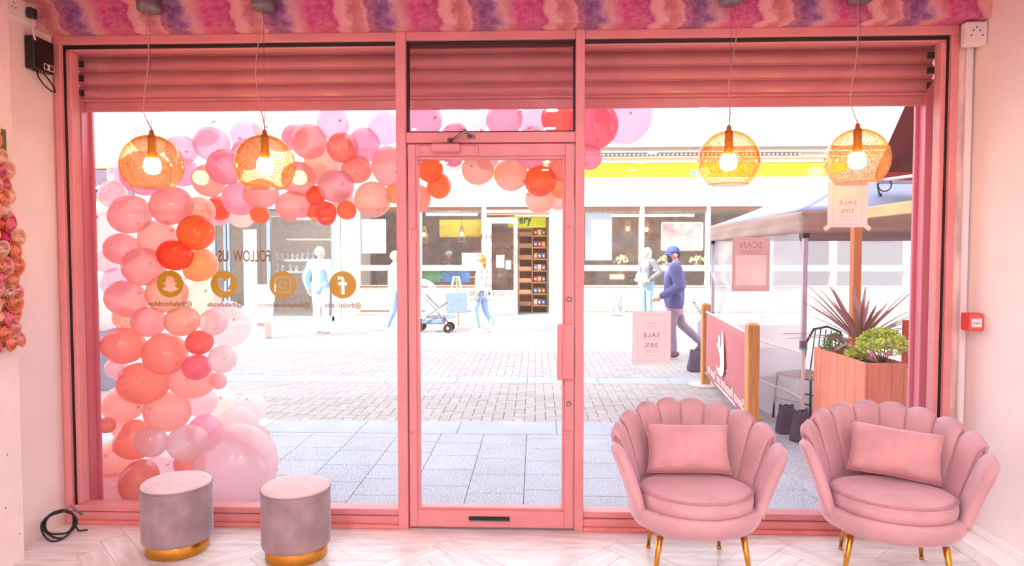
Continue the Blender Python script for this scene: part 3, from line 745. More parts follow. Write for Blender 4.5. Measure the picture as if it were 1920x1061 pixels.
def pillow(lab, loc, rz, tilt, roll):
    b = MB(); hw, hh, ht = 0.205, 0.118, 0.062
    def f(u, v, s):
        x, z = 2 * u - 1, 2 * v - 1
        ex = (1 - abs(x) ** 5); ez = (1 - abs(z) ** 4)
        t = ht * (max(0, ex) ** 0.55) * (max(0, ez) ** 0.6)
        pinch = 1 - 0.045 * (1 - abs(x)) * abs(z) ** 2; px_ = 1 - 0.075 * (1 - z * z) * abs(x) ** 3
        t *= 1 + 0.10 * math.sin(9 * x + 3 * z) * abs(z) * abs(x)
        return Vector((hw * x * px_, s * t, hh * z * pinch))
    b.grid(lambda u, v: f(u, v, -1), 26, 18); b.grid(lambda u, v: f(u, v, 1), 26, 18, flip=True)
    o = b.build('pillow', PILM)
    o.location = loc; o.rotation_euler = Euler((tilt, roll, rz), 'XYZ')
    tag(o, lab, 'pillow', 'oblong pink velvet pillows')
    ed = []
    for k in range(80):
        u = k / 20
        if u < 1: q = f(u, 0, 0)
        elif u < 2: q = f(1, u - 1, 0)
        elif u < 3: q = f(3 - u, 1, 0)
        else: q = f(0, 4 - u, 0)
        ed.append(q)
    MB().tube(ed, 0.004, 5, closed=True).build('edge_seam', PIPE, o)
    return o
pillow('oblong pink velvet pillow on the armchair nearer the door', (0.757, -0.335, 0.55), 0, math.radians(-17), 0)
pillow('oblong pink velvet pillow on the armchair beside the right wall', (1.745, -0.372, 0.552), math.radians(-17), math.radians(-17), math.radians(6))

# ================================================================== FLOWER PANEL
fw_ = thing('rose_display', 'display of pink, peach and cream roses on the left wall', 'flowers', (-2.523, -0.735, 0))
MB().cbox(0.0, 0.015, -0.7, 0.21, 1.07, 2.10, 0.004).build('backing', mat('leaf_green_mat', (92, 100, 60), 0.9, var=0.2, vscale=30), fw_)
def rose_mesh(m, seed):
    rnd = random.Random(seed); b = MB()
    for ring, (n, r, H, curl) in enumerate(((5, 0.046, 0.020, 0.35), (5, 0.038, 0.030, 0.25), (4, 0.029, 0.036, 0.12), (3, 0.020, 0.040, 0.0), (3, 0.011, 0.042, 0.0))):
        for k in range(n):
            a = 2 * PI * k / n + ring * 0.63 + rnd.uniform(-.12, .12)
            w = 2 * PI / n * 0.72
            def f(u, v, a=a, w=w, r=r, H=H, curl=curl):
                uu = 2 * u - 1
                th_ = a + uu * w * (0.35 + 0.65 * math.sin(PI * min(0.5, v * 0.6)))
                rr = r * math.sin(min(1.0, 0.12 + v) * 1.5) ** 0.8 * (1 + curl * max(0, v - 0.7)) * (1 - 0.05 * uu * uu)
                zz = H * v ** 1.3 * (1 - 0.10 * uu * uu * v) - curl * 0.03 * max(0, v - 0.75) ** 1.2 * 2
                return Vector((zz, rr * math.cos(th_), rr * math.sin(th_)))
            b.grid(f, 5, 4)
    b.ball((0.034, 0, 0), 0.008, 8, 6)
    return b.mesh('rose', m)
ROSES = [rose_mesh(thinmat('rose_%s' % n, c, 0.25, 0.02, 0.5), s) for s, (n, c) in enumerate((('peach', (246, 176, 140)), ('blush', (246, 190, 180)), ('cream', (250, 220, 196)), ('coral', (236, 116, 92)), ('hot_pink', (232, 82, 140)), ('pink', (240, 146, 158))))]
rr_ = random.Random(3)
for j in range(17):
    for i in range(11):
        zz = 1.09 + j * 0.062 + rr_.uniform(-.012, .012); yy = -0.44 + i * 0.064 + (0.032 if j % 2 else 0) + rr_.uniform(-.012, .012)
        edge = 0.21 + 0.012 * math.sin(j * 1.7)
        top = 2.13 - 1.05 * max(0, (yy - 0.02) / 0.2) ** 2 * 0.35
        if yy > edge or zz > top: continue
        o = link('rose', ROSES[rr_.choice((0, 0, 1, 1, 2, 2, 3, 5, 5, 4))], fw_, (0.02 + rr_.uniform(0, 0.025), yy, zz), (rr_.uniform(0, 6.28), rr_.uniform(-.35, .35), rr_.uniform(-.1, .5)))
        s = rr_.uniform(0.85, 1.12); o.scale = (s, s, s)
LEAFM = mat('rose_leaf', (104, 116, 58), 0.7, var=0.2, vscale=20)
lf = MB().grid(lambda u, v: Vector((0.01 * math.sin(PI * v), (u - .5) * 0.03 * math.sin(PI * v), v * 0.05)), 2, 4).mesh('leaf', LEAFM)
for k in range(26):
    link('leaf', lf, fw_, (0.03, rr_.uniform(-.4, .22), rr_.uniform(1.05, 2.0)), (rr_.uniform(0, 6.3), rr_.uniform(-.6, .2), 0))

# ================================================================== GLASS LETTERING
YD = YG + 0.0045
def decal(me, name, px, py, lab, cat='lettering', group=None, Y=YD):
    q = at(px, py, Y)
    o = link(name, me, None, (q.x, Y, q.z), OUT_ROT)
    return tag(o, lab, cat, group)
def wpx(a, b, Y=YD): return abs(at(b, 500, Y).x - at(a, 500, Y).x)
decal(fit_text('FOLLOW', wpx(437, 506), wpx(0, 21), BROWNV, bold=0.0005), 'window_lettering', 472, 480, 'thin gold lettering FOLLOW on the left window')
decal(fit_text('US', wpx(409, 428), wpx(0, 21), BROWNV, bold=0.0025), 'window_lettering', 418.5, 480, 'bold gold lettering US on the left window')
def circ(r, n=40, c=(0, 0)): return [(c[0] + r * math.cos(2 * PI * i / n), c[1] + r * math.sin(2 * PI * i / n)) for i in range(n)]
def rsq(h, r, n=6):
    o = []
    for (cx_, cy_, a0) in ((h - r, h - r, 0), (-h + r, h - r, 90), (-h + r, -h + r, 180), (h - r, -h + r, 270)):
        o += [(cx_ + r * math.cos(math.radians(a0 + 90 * i / n)), cy_ + r * math.sin(math.radians(a0 + 90 * i / n))) for i in range(n + 1)]
    return o
RD = wpx(0, 24.7)
sc = lambda L: [(x * RD, y * RD) for x, y in L]
ghost = [(0, .56), (.13, .54), (.25, .46), (.32, .33), (.34, .18), (.33, .06), (.42, .10), (.5, .08), (.5, .02), (.4, -.04), (.34, -.08), (.4, -.2), (.5, -.3), (.6, -.36), (.58, -.42), (.46, -.45), (.43, -.52), (.28, -.5), (.16, -.57), (0, -.62)]
ghost = ghost + [(-x, y) for x, y in ghost[-2:0:-1]]
bird = [(.55, .3), (.46, .34), (.4, .4), (.3, .46), (.18, .46), (.08, .4), (.04, .3), (.04, .2), (-.15, .24), (-.33, .36), (-.46, .5), (-.5, .34), (-.46, .24), (-.54, .26), (-.5, .1), (-.42, .04), (-.5, .03), (-.42, -.1), (-.3, -.15), (-.4, -.16), (-.34, -.27), (-.22, -.3), (-.36, -.4), (-.56, -.42), (-.36, -.52), (-.1, -.55), (.15, -.48), (.34, -.3), (.44, -.05), (.45, .14), (.55, .22), (.44, .22)]
bird = [(x * 1.02, y * 1.02 + .02) for x, y in bird]
fb = [(-.13, -.68), (.1, -.68), (.1, -.02), (.3, -.02), (.33, .2), (.1, .2), (.1, .34), (.14, .4), (.34, .4), (.34, .62), (.1, .62), (-.05, .55), (-.13, .4), (-.13, .2), (-.3, .2), (-.3, -.02), (-.13, -.02)]
for px, py, nm, body, extra in ((319, 532, 'ghost', 'ghost outline', [ghost]), (420, 533, 'bird', 'bird outline', [bird]),
                                (530.5, 534, 'camera', 'camera outline', [rsq(.62, .2), rsq(.5, .14), circ(.3), circ(.19), circ(.07, 12, (.33, .33))]), (642.5, 534, 'letter', 'white letter f', [fb])):
    me = flat([sc(circ(1, 48))] + [sc(e) for e in extra], 'social_icon', GOLDV)
    decal(me, 'social_icon', px, py, 'round gold social media icon with %s cut out' % body, 'window sticker', 'round gold social icons on the left window')
for body, px, py, a, b, lab in (('@thelashcodelon', 319, 570, 279, 361, 'first'), ('@thelashcode', 421.5, 571.5, 388, 454, 'second'), ('@thelashcodelondon', 531.5, 572.5, 482, 581, 'third'), ('@thelashcode', 643, 573, 609, 677, 'fourth')):
    decal(fit_text(body, wpx(a, b), wpx(0, 12), BROWNV, bold=0.0012), 'window_lettering', px, py, 'small bronze account name, %s from the left under the icons' % lab, 'lettering', 'account names under the social icons')
YDD = 0.0075
def dline(body, px, py, a, b, h, lab, m=BROWNV, bold=0.0):
    decal(fit_text(body, wpx(a, b, YDD), wpx(0, h, YDD) if h else None, m, bold=bold), 'door_lettering', px, py, lab, 'lettering', 'opening hours lettering on the door', YDD)
dline('Opening Hours', 922.5, 444.5, 873, 972, 12, 'large heading Opening Hours on the glass door')
for k, (body, a, py) in enumerate((('Mon  9am - 5.30pm', 882, 466), ('Tue  9am - 9pm', 893, 477.5), ('Wed  9am - 9pm', 893, 488.5), ('Thu  9am - 9pm', 893, 499.5), ('Fri  9am - 5.30pm', 882, 511), ('Sat  9am - 5.30pm', 882, 522))):
    dline(body, (a + 964) / 2, py, a, 964, 8, '%s line of small opening times under the door heading' % ORD(k + 1).capitalize())
dline('Sun - Closed', 937, 533.5, 909, 964, 8, 'small line Sun - Closed on the glass door')
dline('tel. 0203 4175190', 922.5, 550.5, 880, 965, 10, 'telephone number line on the glass door', bold=0.0006)
dline('thelashcode.co.uk', 922.5, 562, 880, 965, 7, 'web address line lowest on the glass door')
# posters
PAP = thinmat('pink_paper', (248, 240, 240), 0.35, 0.02, 0.5)
PAPD = thinmat('rose_paper', (230, 200, 200), 0.3, 0.02, 0.5)
INK = mat('mauve_ink', (150, 84, 92), 0.6)
INKL = mat('rose_ink', (222, 186, 186), 0.6)
def poster(px0, px1, py0, py1, lab, big, m=PAP, Y=YG + 0.0045):
    a, b = at(px0, py1, Y), at(px1, py0, Y)
    w, h = b.x - a.x, b.z - a.z
    t = thing('sale_poster' if big else 'scan_poster', lab, 'poster', ((a.x + b.x) / 2, Y, (a.z + b.z) / 2), PI, 'paper posters on the right window')
    def P2(name, x0, x1, z0, z1, mm, y=0.0, th_=0.0006): return MB().box(x0 * w / 2, x1 * w / 2, y - th_ / 2, y + th_ / 2, z0 * h / 2, z1 * h / 2).build(name, mm, sheet if name != 'sheet' else t)
    sheet = None
    sheet = P2('sheet', -1, 1, -1, 1, m)
    return t, sheet, P2, w, h
for (px0, px1, py0, py1, lab, ink) in ((1185, 1258, 583, 683, 'pale pink SALE 30% poster low on the right window beside the door', INK), (1551, 1628, 341, 426, 'pale pink SALE 30% poster high on the right window below a pendant lamp', mat('tan_ink', (186, 138, 110), 0.6))):
    t, s, P2, w, h = poster(px0, px1, py0, py1, lab, True)
    for side in (-1, 1):
        y = side * 0.0007
        for (body, z, ww, hh) in (('SALE', 0.10, 0.86, 0.17), ('30%', -0.28, 0.66, 0.17)):
            me = fit_text(body, w * ww / 2, h * hh / 2, ink, 0.0001, space=1.2)
            o = link('print', me, s, (0, y, z * h / 2), (PI / 2, 0, 0))
        for z, ww in ((-0.06, .5), (-0.48, .45), (-0.54, .42), (-0.66, .3)): P2('print_line', -ww, ww, z - .006, z + .006, INKL, y)
        for (x0_, x1_, z0_, z1_) in ((-.72, .72, .86, .87), (-.72, .72, -.87, -.86), (-.72, -.71, -.87, .87), (.71, .72, -.87, .87)): P2('print_border', x0_, x1_, z0_, z1_, INKL, y)
        if py0 > 500:
            for sgn in (-1, 1):
                pts = [((sgn * (0.06 + 0.14 * k / 6)) * w / 2 * 1.0, y, h / 2 * (0.57 - 0.045 * math.sin(PI * k / 6))) for k in range(7)]
                MB().tube(pts, 0.0012, 4).build('print_eyelash', ink, s)
            for z in (.44, .36): P2('print_line', -.25, .25, z - .006, z + .006, INKL, y)
    if py0 < 500:
        for sgn in (-1, 1):
            M = Matrix.Translation((sgn * w / 2 * 0.97, 0.001, -h / 2 * 0.98)) @ Matrix.Rotation(sgn * math.radians(38), 4, 'Y')
            MB().box(-0.024, 0.024, -0.0004, 0.0004, -0.012, 0.012, M).build('tape_tab', mat('clear_tape', (244, 236, 226), 0.4), s)
t, s, P2, w, h = poster(1372, 1444, 445, 546, 'rose pink SCAN poster on the right window', False, PAPD)
for side in (-1, 1):
    y = side * 0.0008
    for (x0_, x1_, z0_, z1_) in ((-.92, .92, .93, .945), (-.92, .92, -.945, -.93), (-.92, -.905, -.945, .945), (.905, .92, -.945, .945)): P2('print_border', x0_, x1_, z0_, z1_, INKL, y)
    P2('white_panel', -.82, .82, -.78, .34, mat('poster_panel', (242, 226, 225), 0.6), y)
    me = fit_text('SCAN', w * 0.58, h * 0.12, mat('rose_print', (186, 112, 118), 0.6), 0.0001, space=1.1); link('print', me, s, (0, y * 1.2, h * 0.36), (PI / 2, 0, 0))
    pts = [(w * (-0.28 + 0.56 * k / 24), y * 1.3, h * (0.23 + 0.055 * math.sin(k * 1.55) * (0.4 + 0.6 * math.sin(PI * k / 24)))) for k in range(25)]
    MB().tube(pts, 0.0009, 4).build('print_script', mat('rose_print', (186, 112, 118), 0.6), s)
# ================================================================== BALLOON ARCH
# px, py, rx, ry, colour ; listed from the front of the bunch to the back
BAL = [
 (328,478,32,29,'RO'),(444,901,74,74,'PP'),(368,436,34,33,'OR'),(284,829,30,27,'WP'),(352,830,37,34,'WP'),(374,642,25,23,'RC'),(369,688,26,24,'DP'),
 (310,663,40,39,'CO'),(268,718,46,39,'CO'),(314,771,42,38,'CP'),(237,560,39,33,'PK'),(279,603,31,29,'PK'),(342,602,32,28,'PE'),(270,500,39,36,'PK'),
 (244,402,39,35,'PK'),(321,385,39,34,'PK'),(228,466,32,29,'PK'),(630,349,34,31,'LI'),(699,374,34,34,'PE'),(579,265,34,33,'PK'),(642,277,29,28,'CO'),
 (611,400,20,23,'RO'),(422,313,33,33,'KP'),(397,270,33,32,'KL'),(490,363,33,28,'PK'),(1013,339,30,29,'OR'),(806,317,25,25,'OR'),(1113,235,46,46,'DP'),
 (261,902,34,41,'CO'),(255,824,34,38,'CO'),(304,876,33,30,'PP'),(232,648,40,34,'CO'),(297,447,36,34,'CP'),(376,496,31,31,'PO'),
 (213,860,36,35,'CP'),(232,757,39,34,'CP'),(400,604,25,25,'WP'),(417,673,26,26,'WP'),(730,312,33,38,'PK'),(669,318,29,26,'CO'),(392,338,31,31,'CP'),
 (452,372,35,32,'KP'),(375,396,28,28,'PE'),(550,387,33,29,'PK'),(560,335,32,32,'PK'),(682,272,30,33,'KP'),(722,240,31,32,'KL'),(625,230,30,33,'KL'),
 (958,328,32,30,'PE'),(896,318,31,29,'PE'),(823,348,23,25,'OR'),(784,372,24,27,'CO'),(945,225,34,32,'KP'),(795,225,35,35,'KP'),(1048,222,33,33,'RC'),
 (998,292,26,26,'KP'),(1012,374,28,26,'PE'),(1105,295,24,24,'KP'),(1170,205,56,66,'KL'),
 (313,550,37,37,'PE'),(360,713,43,33,'CP'),(383,812,32,35,'KP'),(446,797,37,35,'WP'),(210,930,36,36,'PK'),(356,868,28,28,'CO'),(273,325,46,42,'KP'),
 (340,282,29,28,'KL'),(342,322,30,28,'KP'),(463,290,29,29,'KP'),(462,255,30,30,'KL'),(553,258,24,24,'KP'),(605,310,36,36,'PE'),(598,323,18,18,'CO'),
 (410,390,22,24,'RO'),(488,402,18,18,'OR'),(592,367,18,19,'RO'),(650,394,18,18,'OR'),(645,378,22,22,'PE'),(592,398,17,17,'OR'),(740,362,18,20,'PO'),
 (913,297,22,22,'KP'),(850,295,18,18,'KP'),(853,254,24,24,'KP'),(885,230,28,28,'WL'),(998,225,28,28,'KL'),(997,258,22,22,'CO'),(1050,315,24,24,'CO'),
 (1050,350,20,22,'PO'),(1046,374,20,20,'PE'),(378,558,35,35,'WC'),(428,608,42,44,'WP'),(377,753,28,28,'PP'),(413,758,30,30,'WC'),(472,765,27,27,'WP'),
 (480,823,26,26,'CP'),(218,530,28,28,'KL'),(212,366,25,27,'PP'),(195,430,36,37,'WP'),(203,488,21,23,'PP'),(225,322,21,24,'WP'),(283,258,34,32,'WP'),
 (380,243,31,31,'WL'),(525,240,48,44,'WP'),(413,405,19,18,'PK'),(455,405,22,22,'WC'),(409,713,15,17,'PK'),(218,690,20,20,'PP'),(235,597,22,22,'PE'),
 (195,590,27,30,'WP'),(200,797,16,15,'CO'),(226,803,17,17,'CP'),(850,308,16,15,'WP'),
]
BCOL = {'RO': ('red orange', (255, 132, 88)), 'OR': ('orange', (255, 164, 108)), 'PO': ('peach orange', (255, 198, 154)), 'RC': ('coral red', (255, 158, 148)), 'CO': ('coral', (255, 190, 178)),
        'CP': ('coral pink', (255, 210, 202)), 'PE': ('peach', (255, 218, 204)), 'PK': ('rose pink', (255, 210, 210)), 'KP': ('candy pink', (255, 206, 224)), 'KL': ('light candy pink', (255, 222, 234)),
        'DP': ('deep pink', (255, 170, 186)), 'PP': ('pale pink', (255, 228, 232)), 'WP': ('blush white', (255, 240, 240)), 'WC': ('creamy white', (255, 244, 236)), 'WL': ('lilac white', (254, 240, 250)), 'LI': ('pearly lilac pink', (248, 212, 222))}
def balloon_mesh(m):
    prof = []
    n = 16
    for i in range(n + 1):
        a = PI * i / n; r = math.sin(a); z = -math.cos(a)
        if z < 0: z *= 1 + 0.12 * (abs(z) ** 3); r *= 1 - 0.05 * abs(z) ** 2
        prof.append((max(r, 1e-6), z))
    return MB().lathe(prof, 28).mesh('balloon', m)
def knot_mesh(m):
    return MB().lathe([(0.05, 0.10), (0.028, 0.02), (0.022, -0.01), (0.04, -0.03), (0.055, -0.07), (0.045, -0.072), (1e-5, -0.05)], 10).mesh('knot', m)
BM = {k: balloon_mesh(thinmat('balloon_' + v[0].replace(' ', '_'), v[1], 0.62, 0.04, 0.14, 0.03, clear=0.4 if k in ('WP', 'WC', 'WL', 'PP', 'KL') else 0.27)) for k, v in BCOL.items()}
KM = {k: knot_mesh(mat('knot_' + v[0].replace(' ', '_'), tuple(int(c * 0.86) for c in v[1]), 0.4)) for k, v in BCOL.items()}
rb = random.Random(11)
placed = []
YMIN = 0.335
for i, (px, py, rx, ry, ck) in enumerate(BAL):
    rp_ = (rx + ry) / 2
    Y = YMIN
    while True:
        c = at(px, py, Y); dist = (c - CAM).dot(_fw); R = rp_ / FPX * dist
        if Y - R < YMIN - 0.012: Y += 0.01; continue
        ok = True
        for (c2, R2, px2, py2, rp2) in placed:
            if math.hypot(px - px2, py - py2) < (rp_ + rp2) * 0.98:
                if (c - c2).length < (R + R2) * 0.86 or c.y < c2.y - 0.02: ok = False; break
        if ok or Y > 1.9: break
        Y += 0.015
    c.z = max(c.z, ZG + R * 1.0)
    placed.append((c.copy(), R, px, py, rp_))
def pane_of(px, py):
    if px < 756: return 'left window'
    if px > 1087: return 'right window'
    return 'transom window' if py < 262 else 'glass door'
ranks = {}
for i, (px, py, rx, ry, ck) in enumerate(BAL): ranks.setdefault((pane_of(px, py), ck), []).append((py, i))
for k in ranks: ranks[k].sort()
for i, (px, py, rx, ry, ck) in enumerate(BAL):
    c, R = placed[i][0], placed[i][1]
    L_ = ranks[(pane_of(px, py), ck)]; n = [q[1] for q in L_].index(i) + 1
    where = 'behind the ' + pane_of(px, py)
    size = 'huge ' if R > 0.22 else ('small ' if R < 0.075 else '')
    if len(L_) == 1: lab = '%s%s balloon, the only one of its colour %s' % (size, BCOL[ck][0], where)
    elif n == len(L_): lab = '%s%s balloon, lowest of the %s ones %s' % (size, BCOL[ck][0], BCOL[ck][0], where)
    else: lab = '%s%s balloon, %shighest of the %s ones %s' % (size, BCOL[ck][0], '' if n == 1 else ORD(n) + ' ', BCOL[ck][0], where)
    o = link('balloon', BM[ck], None, c)
    # the knot points roughly towards the glass
    d = (CAM - c).normalized() * rb.uniform(0.75, 1.0) + Vector((rb.uniform(-1, 1), 0, rb.uniform(-1, 0.7))) * rb.choice((0.35, 0.6, 1.3))
    d.normalize()
    za = -d
    xa = Vector((1, 0, 0)) - za * za.x
    if xa.length < 0.2: xa = Vector((0, 0, 1)) - za * za.z
    xa.normalize(); ya = za.cross(xa)
    o.rotation_euler = Matrix((xa, ya, za)).transposed().to_euler()
    sR = R / placed[i][4]
    o.scale = (rx * sR, ry * sR, R * 1.02)
    tag(o, lab, 'balloon', 'balloons of the arch outside the window')
    kn = link('knot', KM[ck], o, (0, 0, -1.13)); s_ = 0.13 / max(R, 0.1); kn.scale = (s_, s_, s_)
# ================================================================== STREET GROUND
def speckle(name, rgb, rgb2, rough=0.8, rand=0.05, sc=120):
    m = mat(name, rgb, rough, var=0.05, vscale=2.5, rand=rand, bump=0.2, bscale=90)
    nt = m.node_tree; b = nt.nodes['Principled BSDF']
    src = b.inputs['Base Color'].links[0].from_socket
    ns = nt.nodes.new('ShaderNodeTexNoise'); ns.inputs['Scale'].default_value = sc; ns.inputs['Detail'].default_value = 2
    tc = nt.nodes.new('ShaderNodeTexCoord'); nt.links.new(tc.outputs['Object'], ns.inputs['Vector'])
    rp = nt.nodes.new('ShaderNodeValToRGB'); rp.color_ramp.elements[0].position = 0.52; rp.color_ramp.elements[1].position = 0.66
    nt.links.new(ns.outputs[0], rp.inputs[0])
    mx = nt.nodes.new('ShaderNodeMix'); mx.data_type = 'RGBA'; mx.inputs[7].default_value = lin(rgb2) + (1,)
    nt.links.new(rp.outputs[0], mx.inputs[0]); nt.links.new(src, mx.inputs[6]); nt.links.new(mx.outputs[2], b.inputs['Base Color'])
    return m
FLAG = speckle('granite_flagstone', (146, 150, 164), (226, 226, 230))
KERB = speckle('pale_kerb_stone', (156, 162, 176), (182, 186, 196), rand=0.03)
BRK = speckle('buff_paver', (158, 149, 150), (184, 174, 172), rand=0.09)
JOINT = mat('dark_joint_sand', (96, 88, 96), 0.95, var=0.1)
JOINTL = mat('joint_sand', (150, 144, 148), 0.95, var=0.1)
gd = struct(MB().box(-40, 40, 0.3, 40, ZG - 0.3, ZG - 0.012).build('ground', JOINT), 'street ground under the paving', 'ground')
YF0, YF1, YK1, YP1, YK2, YP2 = 0.42, 2.30, 2.76, 4.72, 5.12, 15.0
# flagstones
pv = structE('flagstone_pavement', 'grey granite flagstone strip in front of the shop', 'pavement')
fmesh = {}
for i in range(-17, 14):
    x0 = i * 0.385 - 0.075
    y = YF0 - (0.0 if i % 2 else 0.19); k = 0
    while y < YF1:
        L_ = 0.355 + 0.03 * ((i * 7 + k * 3) % 3 - 1)
        a, b = max(y, YF0), min(y + L_, YF1)
        if b - a > 0.05:
            MB().cbox(x0 + 0.002, x0 + 0.383, a + 0.002, b - 0.002, ZG - 0.03, ZG, 0.003).build('flagstone', FLAG, pv)
        y += L_; k += 1
# kerb bands
kb = structE('kerb_band', 'pale stone band between flagstones and brick paving', 'kerb')
for i in range(-8, 7): MB().cbox(i * 0.91 + 0.2, i * 0.91 + 1.106, YF1 + 0.003, YK1 - 0.003, ZG - 0.03, ZG + 0.002, 0.004).build('kerb_stone', KERB, kb)
kb2 = structE('drain_band', 'pale stone band across the brick paving', 'kerb')
for i in range(-10, 9): MB().cbox(i * 0.91 - 0.1, i * 0.91 + 0.806, YP1 + 0.003, YK2 - 0.003, ZG - 0.03, ZG + 0.002, 0.004).build('kerb_stone', KERB, kb2)
# brick pavers in herringbone
bp_ = structE('brick_paving', 'buff brick pavers laid in herringbone across the street', 'paving')
UB = 0.105
hb = MB().cbox(0.0025, 2 * UB - 0.0025, 0.0025, UB - 0.0025, -0.03, 0, 0.003).mesh('paver', BRK)
vb = MB().cbox(0.0025, UB - 0.0025, 0.0025, 2 * UB - 0.0025, -0.03, 0, 0.003).mesh('paver', BRK)
rest = MB(); cand = []
for i in range(-110, 100):
    for j in range(-1, int((12.0 - YK1) / UB) + 1):
        k = (i - j) % 4
        if k not in (0, 3): continue
        x = i * UB
        w, d = (2 * UB, UB) if k == 0 else (UB, 2 * UB)
        for (za, zb2) in ((YK1, YP1), (YK2, 12.0)):          # cut at the stone bands
            y, y2 = max(YK1 + j * UB, za), min(YK1 + j * UB + d, zb2)
            if y2 - y < 0.02: continue
            px = IW / 2 + FPX * (x / (y + 3.63)) + 44
            if px < -60 or px > 1980: continue
            cand.append((y + 0.15 * abs(x + 0.3), x, y, w, y2 - y, k, px))
cand.sort(key=lambda t: t[0])
nb = 0
for (_, x, y, w, d, k, px) in cand:
    if nb < 300 and 430 < px < 1500 and abs(d - (UB if k == 0 else 2 * UB)) < 1e-6:
        link('paver', hb if k == 0 else vb, bp_, (x, y, ZG + random.uniform(-0.0015, 0.0015))); nb += 1
    else:
        z = ZG + random.uniform(-0.002, 0.001); e = 0.003
        o = len(rest.v)
        rest.add([(x + e, y + e, z), (x + w - e, y + e, z), (x + w - e, y + d - e, z), (x + e, y + d - e, z), (x, y, z - 0.012), (x + w, y, z - 0.012), (x + w, y + d, z - 0.012), (x, y + d, z - 0.012)],
                 [(0, 1, 2, 3), (4, 5, 1, 0), (5, 6, 2, 1), (6, 7, 3, 2), (7, 4, 0, 3)])
ro_ = link('distant_pavers', rest.mesh('distant_pavers', BRK, fix=False), bp_); ro_['kind'] = 'stuff'
fg = struct(MB().box(-40, 40, 12.0, 40, ZG - 0.02, ZG).build('ground_far', mat('far_paving', (214, 206, 200), 0.9, var=0.05)), 'paving in front of the shops across the street', 'ground')

# ================================================================== BARRIER, PLANTER, GAZEBO (right of the street)
PINE = mat('pine_post', (206, 148, 84), 0.6, var=0.12, vscale=6, bump=0.1, bscale=30, stretch=(6, 6, 0.8))
BAN = thinmat('pink_banner_cloth', (222, 112, 122), 0.35, 0.03, 0.5)
WH = mat('white_print', (250, 246, 244), 0.6)
pA = onground(1322, 722); pB = at(1411, 605, 0); 
dB = 5.75 - 3.63; pB = at(1411, 612, dB); pB.z = ZG
ba = thing('banner_barrier', 'pink cafe barrier banner between two wooden posts', 'barrier', (0, 0, 0))
def post(p, h, w=0.05):
    o = MB().cbox(-w, w, -w, w, 0, h - 0.02, 0.006)
    o.add([(-w, -w, h - 0.02), (w, -w, h - 0.02), (w, w, h - 0.02), (-w, w, h - 0.02), (-w * .55, -w * .55, h), (w * .55, -w * .55, h), (w * .55, w * .55, h), (-w * .55, w * .55, h)], [(0, 1, 5, 4), (1, 2, 6, 5), (2, 3, 7, 6), (3, 0, 4, 7), (4, 5, 6, 7)])
    return o.build('post', PINE, ba, p)
hA = (at(1320, 568, pA.y).z - ZG); hB = at(1411, 605, dB).z - ZG
P1 = post(pA, hA); P2_ = post(pB, hB)
for p in (pA, pB): MB().lathe([(0.2, 0.0), (0.2, 0.012), (0.19, 0.018), (0.05, 0.02)], 28).build('base_plate', mat('base_disc', (220, 200, 190), 0.6), ba, p)
u = (pB - pA); u.z = 0; ln_ = u.length; u.normalize()
def bpnt(s, z): return pA + u * (0.06 + s * (ln_ - 0.12)) + Vector((0, 0, z))
nrm = Vector((-u.y, u.x, 0)); nrm = -nrm if nrm.dot(Vector((-1, 0, 0))) < 0 else nrm
def ban(s, v):
    z = 0.16 + v * 0.76 - 0.03 * math.sin(PI * s) * (1 - v)
    return bpnt(s, z) + nrm * (0.012 * math.sin(s * 9 + v * 2) * (1 - v * .6))
bn = MB().grid(ban, 24, 10).build('banner', BAN, ba)
so_ = bn.modifiers.new('thick', 'SOLIDIFY'); so_.thickness = 0.002
MB().tube([bpnt(0, 0.92), bpnt(1, 0.92)], 0.012, 8).build('top_rail', WHITEPL, ba)
MB().tube([bpnt(0, 0.17), bpnt(1, 0.17)], 0.010, 8).build('bottom_rail', WHITEPL, ba)
for (s, z) in ((0.0, 0.16), (1.0, 0.9), (0.0, .9)): MB().ball(bpnt(s, z), 0.022, 8, 6).build('clip', STEEL, ba)
# printed dancer and mirrored script, seen from the back of the cloth
dancer = [(-.03, .5), (.0, .42), (.03, .3), (.05, .15), (.06, .0), (.07, -.15), (.06, -.3), (.02, -.4), (-.06, -.46), (-.16, -.46), (-.24, -.40), (-.3, -.3), (-.2, -.34), (-.14, -.32), (-.1, -.24), (-.1, -.12), (-.14, -.02), (-.18, .06), (-.24, .1), (-.26, .16), (-.2, .2), (-.2, .3), (-.18, .36), (-.13, .36), (-.12, .28), (-.11, .16), (-.08, .1), (-.06, .22), (-.05, .36)]
def banmat(s, z, off):     # frame on the cloth: local x along the banner, local y up
    p = bpnt(s, z) + nrm * off
    return Matrix(((u.x, 0, nrm.x, p.x), (u.y, 0, nrm.y, p.y), (0, 1, 0, p.z), (0, 0, 0, 1)))
me = flat([[(x * 1.35, y * 0.52) for x, y in dancer]], 'print_dancer', WH, 0.0008); o = link('print_dancer', me, bn); o.matrix_local = banmat(0.5, 0.56, 0.02)
me = fit_text('Spanish Restaurant and Tapas Bar', ln_ * 0.80, 0.125, WH, 0.0008)
for p in me.vertices: p.co.x *= -1
o = link('print_script', me, bn); o.matrix_local = banmat(0.52, 0.26, 0.022)
for k in range(9):
    a = math.radians(200 + k * 20); b_ = MB().box(-0.008, 0.008, -0.001, 0.001, -0.012, 0.012); o = b_.build('print_fringe', WH, bn)
    o.matrix_local = banmat(0.5, 0.56, 0.021) @ Matrix.Translation((0.05 + 0.2 * math.cos(a), -0.12 + 0.16 * math.sin(a), 0)) @ Matrix.Rotation(PI / 2, 4, 'X')

